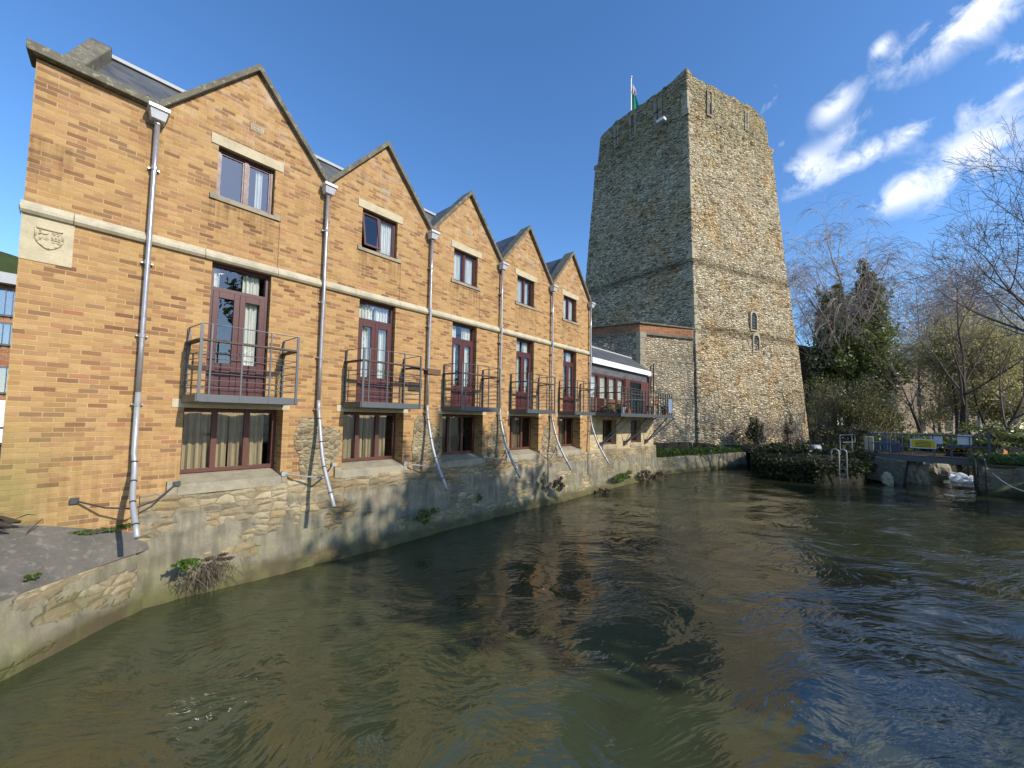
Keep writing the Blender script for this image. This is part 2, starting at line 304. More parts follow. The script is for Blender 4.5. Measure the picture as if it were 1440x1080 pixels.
MT['galv'] = mat_plain('galvanised_steel', (0.11, 0.118, 0.122), 0.45, 0.5, 25.0, metal=0.45, dark=(0.10, 0.11, 0.12))
MT['steel'] = mat_plain('dark_steel', (0.07, 0.075, 0.08), 0.5, 0.4, 25.0, metal=0.3)
MT['pipe'] = mat_plain('grey_pipe', (0.46, 0.44, 0.43), 0.28, 0.35, 8.0, metal=0.55, dark=(0.25, 0.23, 0.24))
MT['pipeend'] = mat_plain('pale_pipe', (0.40, 0.40, 0.39), 0.42, 0.45, 8.0, metal=0.25, dark=(0.3, 0.3, 0.3))
MT['hopper'] = mat_plain('white_grey_hopper', (0.60, 0.60, 0.62), 0.35, 0.3, 8.0, metal=0.2)
MT['glass'] = mat_glass()
MT['glassb'] = mat_glass('bright_glass', (0.85, 0.88, 0.88), 1.5)
MT['white'] = mat_cloth('white_net_curtain', (0.82, 0.84, 0.80), 0.1)
MT['beige'] = mat_cloth('beige_curtain', (0.56, 0.47, 0.32), 0.2)
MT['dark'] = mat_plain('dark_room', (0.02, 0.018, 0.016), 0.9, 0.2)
MT['wood'] = mat_plain('weathered_wood', (0.16, 0.085, 0.045), 0.7, 0.5, 12.0)
MT['rail'] = mat_plain('hardwood_rail', (0.085, 0.06, 0.045), 0.6, 0.5, 12.0)
MT['whitepaint'] = mat_plain('white_paint', (0.78, 0.78, 0.75), 0.45, 0.12, 6.0)
MT['lead'] = mat_plain('pale_lead', (0.42, 0.43, 0.42), 0.6, 0.3, 6.0)
MT['apron'] = mat_stone('worn_asphalt', (0.17, 0.15, 0.125), (0.12, 0.11, 0.095), (0.065, 0.065, 0.05), 3.0, 0.5, lichen=(0.22, 0.20, 0.15))
MT['leadblack'] = mat_plain('black_lead', (0.03, 0.03, 0.03), 0.6)
MT['bark'] = mat_stone('brown_bark', (0.085, 0.068, 0.05), (0.05, 0.04, 0.03), (0.025, 0.02, 0.015), 8.0, 0.5)
MT['twig'] = mat_plain('grey_twig', (0.27, 0.21, 0.16), 0.8, 0.4, 3.0)
MT['twigd'] = mat_plain('dark_twig', (0.13, 0.10, 0.08), 0.8, 0.4, 3.0)
MT['twigb'] = mat_plain('birch_twig', (0.42, 0.33, 0.27), 0.8, 0.4, 3.0)
MT['birch'] = mat_stone('birch_bark', (0.55, 0.52, 0.46), (0.38, 0.35, 0.30), (0.10, 0.09, 0.08), 4.0, 0.45)
MT['ivy'] = mat_leaf('ivy_leaf', (0.08, 0.095, 0.026), (0.18, 0.205, 0.058), (0.30, 0.325, 0.11), 0.35, 0.4, 0.5)
MT['bush'] = mat_leaf('bush_leaf', (0.16, 0.14, 0.055), (0.27, 0.245, 0.09), (0.40, 0.36, 0.15), 0.4)
MT['spring'] = mat_leaf('spring_leaf', (0.34, 0.30, 0.12), (0.48, 0.43, 0.17), (0.58, 0.53, 0.24), 0.45)
MT['weed'] = mat_leaf('weed_leaf', (0.05, 0.085, 0.018), (0.10, 0.16, 0.03), (0.18, 0.26, 0.055), 0.3)
MT['dead'] = mat_leaf('dead_leaf', (0.06, 0.045, 0.025), (0.12, 0.09, 0.055), (0.22, 0.18, 0.11), 0.2)
MT['grass'] = mat_stone('grass_ground', (0.035, 0.055, 0.014), (0.06, 0.085, 0.02), (0.03, 0.025, 0.012), 2.0, 0.5, bd=0.05)
MT['mud'] = mat_stone('dark_earth', (0.045, 0.038, 0.022), (0.03, 0.032, 0.015), (0.015, 0.014, 0.008), 2.0, 0.5, bd=0.05)
MT['water'] = mat_water()
MT['bluegrey'] = mat_plain('blue_grey_paint', (0.09, 0.12, 0.17), 0.4, 0.4)
MT['yellow'] = mat_plain('yellow_sign', (0.75, 0.55, 0.02), 0.5, 0.1)
MT['orange'] = mat_plain('orange_sign', (0.75, 0.26, 0.03), 0.5, 0.1)
MT['ink'] = mat_plain('sign_ink', (0.03, 0.03, 0.03), 0.6, 0.1)
MT['greencloth'] = mat_cloth('green_flag', (0.05, 0.30, 0.24)); MT['whitecloth'] = mat_cloth('white_flag', (0.75, 0.75, 0.75)); MT['redcloth'] = mat_cloth('red_flag', (0.5, 0.06, 0.06))
MT['terracotta'] = mat_plain('terracotta', (0.42, 0.12, 0.05), 0.7, 0.3)
MT['foam'] = mat_stone('white_foam', (0.78, 0.82, 0.82), (0.62, 0.68, 0.68), (0.25, 0.30, 0.28), 5.0, 0.4, rough=0.4, bd=0.04)
MT['bluecloth'] = mat_cloth('blue_cloth', (0.30, 0.38, 0.52))

# ------------------------------------------------------------------ mesh helpers
OFF = {}
class MB:
    def __init__(s): s.v = []; s.f = []
    def add(s, vs, fs):
        b = len(s.v); s.v.extend([tuple(p) for p in vs]); s.f.extend([tuple(i + b for i in f) for f in fs]); return s
    def box(s, x0, x1, y0, y1, z0, z1):
        return s.add([(x0, y0, z0), (x1, y0, z0), (x1, y1, z0), (x0, y1, z0), (x0, y0, z1), (x1, y0, z1), (x1, y1, z1), (x0, y1, z1)],
                     [(0, 3, 2, 1), (4, 5, 6, 7), (0, 1, 5, 4), (1, 2, 6, 5), (2, 3, 7, 6), (3, 0, 4, 7)])
    def beam(s, a, b, w, h, up=(0, 0, 1)):
        a = Vector(a); b = Vector(b); d = (b - a).normalized(); u = Vector(up)
        r = d.cross(u)
        if r.length < 1e-4: r = d.cross(Vector((1, 0, 0)))
        r.normalize(); u = r.cross(d).normalized(); r = r * w / 2; u = u * h / 2
        vs = [a - r - u, a + r - u, a + r + u, a - r + u, b - r - u, b + r - u, b + r + u, b - r + u]
        return s.add(vs, [(0, 1, 2, 3), (7, 6, 5, 4), (0, 4, 5, 1), (1, 5, 6, 2), (2, 6, 7, 3), (3, 7, 4, 0)])
    def prism(s, poly, y0, y1):
        """poly in x,z extruded along y"""
        n = len(poly); vs = [(x, y0, z) for x, z in poly] + [(x, y1, z) for x, z in poly]
        fs = [tuple(range(n)), tuple(range(2 * n - 1, n - 1, -1))] + [(i, i + n, (i + 1) % n + n, (i + 1) % n) for i in range(n)]
        return s.add(vs, fs)
    def slab(s, poly, z0, z1):
        n = len(poly); vs = [(x, y, z0) for x, y in poly] + [(x, y, z1) for x, y in poly]
        fs = [tuple(range(n - 1, -1, -1)), tuple(range(n, 2 * n))] + [(i, (i + 1) % n, (i + 1) % n + n, i + n) for i in range(n)]
        return s.add(vs, fs)
    def tube(s, pts, r, n=8, cap=True):
        pts = [Vector(p) for p in pts]
        if not hasattr(r, '__len__'): r = [r] * len(pts)
        b = len(s.v); prev = None
        for i, p in enumerate(pts):
            d = (pts[min(i + 1, len(pts) - 1)] - pts[max(i - 1, 0)])
            if d.length < 1e-9: d = Vector((0, 0, 1))
            d.normalize()
            if prev is None:
                a = d.orthogonal().normalized()
            else:
                a = prev - d * prev.dot(d)
                a = a.normalized() if a.length > 1e-6 else d.orthogonal().normalized()
            prev = a; c = d.cross(a)
            for k in range(n):
                an = 2 * math.pi * k / n
                q = p + (a * math.cos(an) + c * math.sin(an)) * r[i]; s.v.append((q.x, q.y, q.z))
        for i in range(len(pts) - 1):
            for k in range(n):
                k2 = (k + 1) % n
                s.f.append((b + i * n + k, b + i * n + k2, b + (i + 1) * n + k2, b + (i + 1) * n + k))
        if cap:
            s.f.append(tuple(b + k for k in range(n - 1, -1, -1))); e = b + (len(pts) - 1) * n; s.f.append(tuple(e + k for k in range(n)))
        return s
    def lathe(s, c, prof, n=16):
        b = len(s.v)
        for r, z in prof:
            for k in range(n):
                a = 2 * math.pi * k / n; s.v.append((c[0] + r * math.cos(a), c[1] + r * math.sin(a), c[2] + z))
        for i in range(len(prof) - 1):
            for k in range(n):
                k2 = (k + 1) % n; s.f.append((b + i * n + k, b + i * n + k2, b + (i + 1) * n + k2, b + (i + 1) * n + k))
        s.f.append(tuple(b + k for k in range(n - 1, -1, -1))); e = b + (len(prof) - 1) * n; s.f.append(tuple(e + k for k in range(n)))
        return s
    def build(s, name, m, parent=None, smooth=False, bevel=0):
        me = bpy.data.meshes.new(name)
        o = OFF.get(parent.name, Vector((0, 0, 0))) if parent else Vector((0, 0, 0))
        vs = np.array(s.v, dtype=float).reshape(-1, 3) - np.array(o)
        me.from_pydata(vs.tolist(), [], s.f); me.update()
        me.materials.append(MT[m] if isinstance(m, str) else m)
        if smooth: me.polygons.foreach_set('use_smooth', [True] * len(me.polygons))
        ob = bpy.data.objects.new(name, me); COL.objects.link(ob)
        if parent: ob.parent = parent; OFF[ob.name] = o
        if bevel:
            b = ob.modifiers.new('bevel', 'BEVEL'); b.width = bevel; b.segments = 2; b.limit_method = 'ANGLE'
        return ob
def tag(o, label=None, cat=None, group=None, kind=None):
    if label: o['label'] = label
    if cat: o['category'] = cat
    if group: o['group'] = group
    if kind: o['kind'] = kind
    return o
def thing(name, loc, label, cat, group=None):
    o = bpy.data.objects.new(name, None); COL.objects.link(o); o.location = loc; o.empty_display_size = 0.2
    OFF[o.name] = Vector(loc); return tag(o, label, cat, group)
def copy_part(o, dv, parent, keep=True):
    c = o.copy(); COL.objects.link(c); c.parent = parent; c.location = Vector(o.location) + Vector(dv)
    OFF[c.name] = OFF.get(o.name, Vector((0, 0, 0)))
    for ch in [x for x in o.children]: copy_part(ch, (0, 0, 0), c)
    return c

def fbm(x, y, seed=0, octs=4):
    r = np.zeros_like(x); amp = 1.0; tot = 0
    for o in range(octs):
        rg = np.random.RandomState(seed + o * 17); L = rg.rand(64, 64)
        xi = np.floor(x).astype(int); yi = np.floor(y).astype(int); fx = x - xi; fy = y - yi
        fx = fx * fx * (3 - 2 * fx); fy = fy * fy * (3 - 2 * fy)
        a = L[xi % 64, yi % 64]; b = L[(xi + 1) % 64, yi % 64]; c = L[xi % 64, (yi + 1) % 64]; d = L[(xi + 1) % 64, (yi + 1) % 64]
        r += amp * ((a * (1 - fx) + b * fx) * (1 - fy) + (c * (1 - fx) + d * fx) * fy - 0.5); tot += amp
        x = x * 2.03 + 11.3; y = y * 2.03 + 5.7; amp *= 0.5
    return r / tot
def grid(name, X, Y, Z, m, parent=None, smooth=True):
    ny, nx = X.shape
    o = np.array(OFF.get(parent.name, Vector((0, 0, 0)))) if parent else np.zeros(3)
    vs = np.stack([X, Y, Z], -1).reshape(-1, 3) - o
    i = np.arange(ny - 1)[:, None] * nx + np.arange(nx - 1)[None, :]
    q = np.stack([i, i + 1, i + nx + 1, i + nx], -1).reshape(-1, 4)
    return rawmesh(name, vs, q, m, parent, smooth)
def rawmesh(name, vs, q, m, parent=None, smooth=False):
    me = bpy.data.meshes.new(name); n = len(q); k = q.shape[1]
    me.vertices.add(len(vs)); me.vertices.foreach_set('co', np.ascontiguousarray(vs, dtype=np.float32).ravel())
    me.loops.add(n * k); me.loops.foreach_set('vertex_index', q.ravel().astype(np.int32))
    me.polygons.add(n); me.polygons.foreach_set('loop_start', np.arange(0, n * k, k, dtype=np.int32))
    try: me.polygons.foreach_set('loop_total', np.full(n, k, dtype=np.int32))
    except Exception: pass
    me.polygons.foreach_set('use_smooth', np.full(n, smooth))
    me.update(calc_edges=True); me.validate()
    me.materials.append(MT[m] if isinstance(m, str) else m)
    ob = bpy.data.objects.new(name, me); COL.objects.link(ob)
    if parent: ob.parent = parent; OFF[ob.name] = OFF.get(parent.name, Vector((0, 0, 0)))
    return ob
def leaves(name, centers, size, m, parent=None, flat=0.0, aspect=1.0, seed=1):
    """one small bent quad per centre, each its own island"""
    rg = np.random.RandomState(seed); c = np.asarray(centers, float); n = len(c)
    o = np.array(OFF.get(parent.name, Vector((0, 0, 0)))) if parent else np.zeros(3)
    a = rg.normal(size=(n, 3)); a[:, 2] *= (1 - flat); a /= np.linalg.norm(a, axis=1)[:, None]
    b = rg.normal(size=(n, 3)); b -= (a * b).sum(1)[:, None] * a; b /= np.linalg.norm(b, axis=1)[:, None]
    s = (size * (0.55 + 0.9 * rg.rand(n)))[:, None]
    v = np.stack([c - a * s, c + b * s * 0.55 * aspect, c + a * s, c - b * s * 0.55 * aspect], 1).reshape(-1, 3) - o
    return rawmesh(name, v, np.arange(4 * n).reshape(-1, 4), m, parent)
def blob_pts(c, rad, n, seed, shell=0.55, lump=0.35, clump=0):
    """points spread through a lumpy ellipsoid, thinner inside, clumped"""
    rg = np.random.RandomState(seed); k = clump or max(8, n // 60)
    d = rg.normal(size=(k, 3)); d /= np.linalg.norm(d, axis=1)[:, None]
    rr = shell + (1 - shell) * rg.rand(k) ** 0.7; rr *= 1 + lump * (rg.rand(k) - 0.5) * 2
    cc = d * rr[:, None]
    idx = rg.randint(0, k, n); p = cc[idx] + rg.normal(size=(n, 3)) * 0.13
    return np.array(c) + p * np.array(rad)

# ------------------------------------------------------------------ river, ground, sky-side terrain
RIV = [(-40, -34), (-4.2, -4.0), (-1.13, -1.47), (0.15, -0.30), (22.9, 0.7), (27.6, -0.5), (32.8, -2.4), (32.5, -4.4), (28.2, -5.0), (27.2, -7.5), (29.0, -8.9),
       (31.0, -10.6), (45, -17), (46, -24), (34, -16.4), (29.6, -13.4), (29.8, -15.4), (18, -18.5), (5, -20.5), (-10, -24), (-40, -60)]
def inside(X, Y, poly):
    r = np.zeros(X.shape, bool); j = len(poly) - 1
    for i in range(len(poly)):
        xi, yi = poly[i]; xj, yj = poly[j]
        c = ((yi > Y) != (yj > Y)) & (X < (xj - xi) * (Y - yi) / (yj - yi + 1e-12) + xi)
        r ^= c; j = i
    return r
gx = np.concatenate([np.linspace(-900, -20, 24), np.arange(-19, 60, 0.4), np.linspace(61, 900, 30)])
gy = np.concatenate([np.linspace(-900, -30, 24), np.arange(-29, 20, 0.4), np.linspace(21, 900, 30)])
GX, GY = np.meshgrid(gx, gy)
ins = inside(GX, GY, RIV)
GZ = np.where(ins, -1.4, 1.0) + fbm(GX * 0.3, GY * 0.3, 3) * 0.25
GZ = np.where((~ins) & (GY > -2.5) & (GX > 23), GZ + np.clip((GY + 2.5) * 0.35, 0, 0.7), GZ)
GZ = np.where((~ins) & (GX > 24) & (GY < -3), GZ + 0.35, GZ)
nearfac = (~ins) & (GY > -0.9) & (GY < 0.8) & (GX > -1) & (GX < 24)
GZ = np.where(nearfac, -1.2, GZ)
GZ = np.where((~ins) & (GX < 0.4) & (GX > -12) & (GY > -12) & (GY < 1.0), -1.2, GZ)
gr = grid('ground', GX, GY, GZ, 'mud'); tag(gr, kind='structure')
# water sheet with real swell
wx = np.arange(-6, 47, 0.11); wy = np.arange(-25, 0.4, 0.11)
WX, WY = np.meshgrid(wx, wy)
ca, sa = math.cos(math.radians(28)), math.sin(math.radians(28))
U = WX * ca - WY * sa; Vv = WX * sa + WY * ca
WZ = fbm(U * 0.55, Vv * 1.1, 5, 4) * 0.10 + fbm(WX * 0.25, WY * 0.25, 8, 2) * 0.05
WZ *= 0.75
wz0 = -0.01
wat = grid('water', WX, WY, WZ + wz0, 'water'); tag(wat, kind='structure')
mb = MB(); mb.add([(-300, -300, wz0 - .06), (300, -300, wz0 - .06), (300, 60, wz0 - .06), (-300, 60, wz0 - .06)], [(0, 1, 2, 3)])
tag(mb.build('water', 'water'), kind='structure')

# grassy mound far left behind the building
mx_, my_ = np.meshgrid(np.linspace(-34, 10, 70), np.linspace(30, 74, 70))
rr = np.hypot(mx_ + 10, my_ - 52) / 20
mz_ = 1 + 15.8 * np.clip(1.25 - rr, 0, 0.86) / 0.86 + fbm(mx_ * .4, my_ * .4, 2) * 0.8
tag(grid('hill', mx_, my_, mz_, 'grass'), kind='structure')

# ------------------------------------------------------------------ brick building
BAY = 2.925; NB = 5
XL, XR = -1.36, 14.72
BB = thing('brick_building', (XL, 0, 1.6), 'long buff brick range with five pointed gables, balconies and drainpipes beside the river', 'building')
UPW = (0.89, 1.87, 7.30, 8.30); DOOR = (0.90, 1.90, 3.42, 6.05); LOW = (0.62, 2.25, 1.89, 3.27)
holes = []
for i in range(NB):
    for (a, b, c, d) in (UPW, DOOR, LOW): holes.append((a + i * BAY, b + i * BAY, c, d))
def wall_with_holes(mb, x0, x1, z0, z1, holes, y=0.0, depth=0.48):
    xs = sorted({x0, x1, *[h[0] for h in holes], *[h[1] for h in holes]}); zs = sorted({z0, z1, *[h[2] for h in holes], *[h[3] for h in holes]})
    xs = [x for x in xs if x0 <= x <= x1]; zs = [z for z in zs if z0 <= z <= z1]
    for i in range(len(xs) - 1):
        for j in range(len(zs) - 1):
            cx, cz = (xs[i] + xs[i + 1]) / 2, (zs[j] + zs[j + 1]) / 2
            if any(h[0] < cx < h[1] and h[2] < cz < h[3] for h in holes): continue
            mb.add([(xs[i], y, zs[j]), (xs[i + 1], y, zs[j]), (xs[i + 1], y, zs[j + 1]), (xs[i], y, zs[j + 1])], [(0, 1, 2, 3)])
    for (a, b, c, d) in holes:
        if a < x0 or b > x1: continue
        y1 = y + depth
        mb.add([(a, y, c), (a, y1, c), (a, y1, d), (a, y, d)], [(0, 1, 2, 3)])
        mb.add([(b, y, c), (b, y1, c), (b, y1, d), (b, y, d)], [(3, 2, 1, 0)])
        mb.add([(a, y, d), (b, y, d), (b, y1, d), (a, y1, d)], [(3, 2, 1, 0)])
        mb.add([(a, y, c), (b, y, c), (b, y1, c), (a, y1, c)], [(0, 1, 2, 3)])
mb = MB(); ZE = 8.42
wall_with_holes(mb, XL, XR, 0.9, ZE, holes)
for i in range(NB):
    xc = 1.4625 + i * BAY
    mb.add([(xc - 1.4625, 0, ZE), (xc + 1.4625, 0, ZE), (xc, 0, 10.15)], [(0, 1, 2)])
# skewed end wall, far end wall, back wall
YB = 7.0
mb.add([(XL, 0, 0.9), (XL + 0.55, YB, 0.9), (XL + 0.55, YB, 9.0), (XL + .3, 1.7, 8.6), (XL, 0, ZE)], [(4, 3, 2, 1, 0)])
mb.add([(XR, 0, 1.5), (XR, YB, 1.5), (XR, YB, 9.0), (XR, 1.7, 9.9), (XR, 0, ZE)], [(0, 1, 2, 3, 4)])
mb.add([(XL + .55, YB, 1.5), (XR, YB, 1.5), (XR, YB, 9.0), (XL + .55, YB, 9.0)], [(3, 2, 1, 0)])
mb.build('wall', 'brick', BB)
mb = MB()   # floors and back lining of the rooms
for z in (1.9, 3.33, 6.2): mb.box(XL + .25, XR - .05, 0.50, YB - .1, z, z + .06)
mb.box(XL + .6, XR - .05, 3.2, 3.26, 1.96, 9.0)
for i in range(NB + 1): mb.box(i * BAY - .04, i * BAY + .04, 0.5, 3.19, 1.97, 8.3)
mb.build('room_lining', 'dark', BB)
# copings of the gables
for i in range(NB):
    xc = 1.4625 + i * BAY; h = 0.15
    mb = MB(); w = 1.4625
    po = [(xc - w, ZE + .004), (xc, 10.154), (xc + w, ZE + .004), (xc + w, ZE + h), (xc, 10.15 + h), (xc - w, ZE + h)]
    mb.add([(x, -0.11, z) for x, z in po] + [(x, 0.36, z) for x, z in po],
           [(0, 1, 4, 5), (1, 2, 3, 4), (11, 10, 7, 6), (10, 9, 8, 7), (5, 4, 10, 11), (4, 3, 9, 10), (0, 6, 7, 1), (1, 7, 8, 2), (0, 5, 11, 6), (2, 8, 9, 3)])
    mb.build('gable_coping', 'coping', BB, bevel=0.012)
mb = MB(); mb.add([(XL - .10, -0.13, ZE + .02), (0.0, -0.13, ZE + .0), (0.0, 0.34, ZE), (XL - .06, 0.34, ZE + .02), (XL - .10, -0.13, ZE + .17), (0.0, -0.13, ZE + .12), (0.0, 0.34, ZE + .12), (XL - .06, 0.34, ZE + .17)],
    [(0, 3, 2, 1), (4, 5, 6, 7), (0, 1, 5, 4), (1, 2, 6, 5), (2, 3, 7, 6), (3, 0, 4, 7)])
mb.build('parapet_coping', 'coping', BB, bevel=0.012)
# end coping climbing the skewed end wall
mb = MB(); a0 = Vector((-1.16, 0.35, 8.80)); a1 = Vector((-0.86, 1.5, 10.12)); b0 = Vector((-0.93, 0.35, 8.78)); b1 = Vector((-0.57, 1.5, 10.13))
dn = Vector((0.02, 0.1, -0.28))
mb.add([a0, b0, b1, a1, a0 + dn, b0 + dn, b1 + dn, a1 + dn], [(0, 1, 2, 3), (7, 6, 5, 4), (0, 4, 5, 1), (1, 5, 6, 2), (2, 6, 7, 3), (3, 7, 4, 0)])
a2 = a1 + Vector((.28, 2.5, -1.4)); b2 = b1 + Vector((.28, 2.5, -1.4))
mb.add([a1, b1, b2, a2, a1 + dn, b1 + dn, b2 + dn, a2 + dn], [(0, 1, 2, 3), (7, 6, 5, 4), (1, 5, 6, 2), (2, 6, 7, 3), (3, 7, 4, 0)])
mb.build('end_coping', 'coping', BB, bevel=0.02)
# roofs
mb = MB(); Y1, Z1 = 1.65, 10.0
mb.add([(XL + .5, 0.3, 8.46), (XR, 0.3, 8.46), (XR, Y1, Z1), (XL + .75, Y1, Z1), (XL + .9, YB, 8.4), (XR, YB, 8.4)], [(0, 1, 2, 3), (3, 2, 5, 4)])
for i in range(NB):
    xc = 1.4625 + i * BAY; w = 1.4625; h = 1.70
    mb.add([(xc - w, 0.3, ZE + .03), (xc, 0.3, ZE + .03 + h), (xc + w, 0.3, ZE + .03), (xc - w, 2.2, ZE + .03), (xc, 2.2, ZE + .03 + h), (xc + w, 2.2, ZE + .03)], [(0, 1, 4, 3), (1, 2, 5, 4)])
rf = mb.build('roof', 'slate', BB)
mb = MB(); mb.beam((XL + .75, Y1, Z1 + .03), (XR, Y1, Z1 + .03), 0.12, 0.07); mb.build('ridge', 'lead', rf)
# string course: sloping top, splayed underside
mb = MB()
pr = [(0.0, 6.05), (-0.05, 6.05), (-0.085, 6.09), (-0.085, 6.14), (0.0, 6.24)]
segs = [XL - .03, -0.86] + [x for i in range(NB) for x in (0.78 + i * BAY, 2.0 + i * BAY)] + [XR + .02]
for a, b in zip(segs[:-1], segs[1:]):
    n = len(pr); a += .004; b -= .004
    mb.add([(a, y, z) for y, z in pr] + [(b, y, z) for y, z in pr], [tuple(range(n)), tuple(range(2 * n - 1, n - 1, -1))] + [(i, (i + 1) % n, (i + 1) % n + n, i + n)[::-1] for i in range(n)])
mb.add([(XL - .035, -0.085, 6.09), (XL - .035, .3, 6.09), (XL - .035, .3, 6.2), (XL - .035, -0.085, 6.14)], [(3, 2, 1, 0)])
mb.build('string_course', 'string', BB)
# crest panel
cp = MB().box(XL - .006, -0.845, -0.012, 0.05, 5.375, 6.048).build('crest_panel', 'stone', BB)
mb = MB(); cx, cz = -1.09, 5.76
sh = [(-.135, .12), (.135, .12), (.135, -.02), (.11, -.09), (.06, -.14), (0, -.175), (-.06, -.14), (-.11, -.09), (-.135, -.02)]
for i in range(len(sh)):
    a = sh[i]; b = sh[(i + 1) % len(sh)]
    mb.beam((cx + a[0], -0.02, cz + a[1]), (cx + b[0], -0.02, cz + b[1]), 0.022, 0.018, (0, 1, 0))
def relief(pts, r): mb.tube([(cx + x, -0.017, cz + z) for x, z in pts], r, 6)
relief([(-.10, .03), (-.085, .06), (-.06, .045), (-.03, .05), (-.015, .07)], .012); relief([(-.09, .07), (-.10, .09), (-.08, .085)], .008)
relief([(-.095, -.03), (-.07, -.02), (-.06, .0)], .008); relief([(-.05, -.03), (-.025, -.035), (-.01, -.015), (-.03, .0)], .008); relief([(-.10, -.045), (-.075, -.05)], .007)
for x in (.03, .065, .10): relief([(x, -.01), (x, .055)], .010)
relief([(.02, .065), (.11, .06)], .010); relief([(.02, -.02), (.11, -.025)], .009)
relief([(.03, -.055), (.05, -.06), (.06, -.05)], .008); relief([(.08, -.06), (.10, -.055)], .009); relief([(.02, .09), (.05, .085), (.08, .09), (.11, .08)], .006)
mb.build('shield_relief', 'stone', cp, smooth=True)

def frame_mb(x0, x1, z0, z1, y, w=0.055, d=0.06, mull=(), trans=()):
    mb = MB(); mb.box(x0, x0 + w, y, y + d, z0, z1); mb.box(x1 - w, x1, y, y + d, z0, z1)
    mb.box(x0 + w, x1 - w, y, y + d, z0, z0 + w); mb.box(x0 + w, x1 - w, y, y + d, z1 - w, z1)
    for m_ in mull: mb.box(m_ - w * .65, m_ + w * .65, y - .004, y + d, z0 + w, z1 - w)
    for z in trans: mb.box(x0 + w, x1 - w, y - .003, y + d, z - w * .6, z + w * .6)
    return mb
def pane_mb(x0, x1, z0, z1, y): return MB().add([(x0, y, z0), (x1, y, z0), (x1, y, z1), (x0, y, z1)], [(0, 1, 2, 3)])
def curtain_mb(x0, x1, z0, z1, y, folds=7, amp=0.025, seed=0, flare=0.0):
    n = 48; mb = MB(); rg = random.Random(seed); ph = rg.random() * 6; rows = 6; vs = []; fs = []
    for j in range(rows + 1):
        z = z0 + (z1 - z0) * j / rows; k = 1 + flare * (1 - j / rows)
        for i in range(n + 1):
            u = i / n; x = x0 + (x1 - x0) * u
            vs.append((x, y + amp * k * math.sin(u * folds * 6.283 + ph + 0.5 * math.sin(u * 9 + ph)) + amp * .4 * math.sin(u * folds * 14 + j * .2), z))
    for j in range(rows):
        for i in range(n): a = j * (n + 1) + i; fs.append((a, a + 1, a + n + 2, a + n + 1))
    return mb.add(vs, fs)
cur_up = [[(0.0, 0.0, 0), (0.68, 0.80, 1)], [(0.60, 0.97, 1)], [(0.03, 0.42, 1), (0.60, 0.97, 1)], [(0.1, 0.45, 1), (0.55, 0.8, 1)], [(0.05, 0.4, 1), (.6, .9, 1)]]
cur_door = [[(0.02, 0.17), (0.56, 0.86)], [(0.05, 0.47), (0.55, 0.93)], [(0.06, 0.36), (0.56, 0.93)], [(0.1, 0.44), (0.58, 0.9)], [(0.08, 0.35), (.55, .9)]]
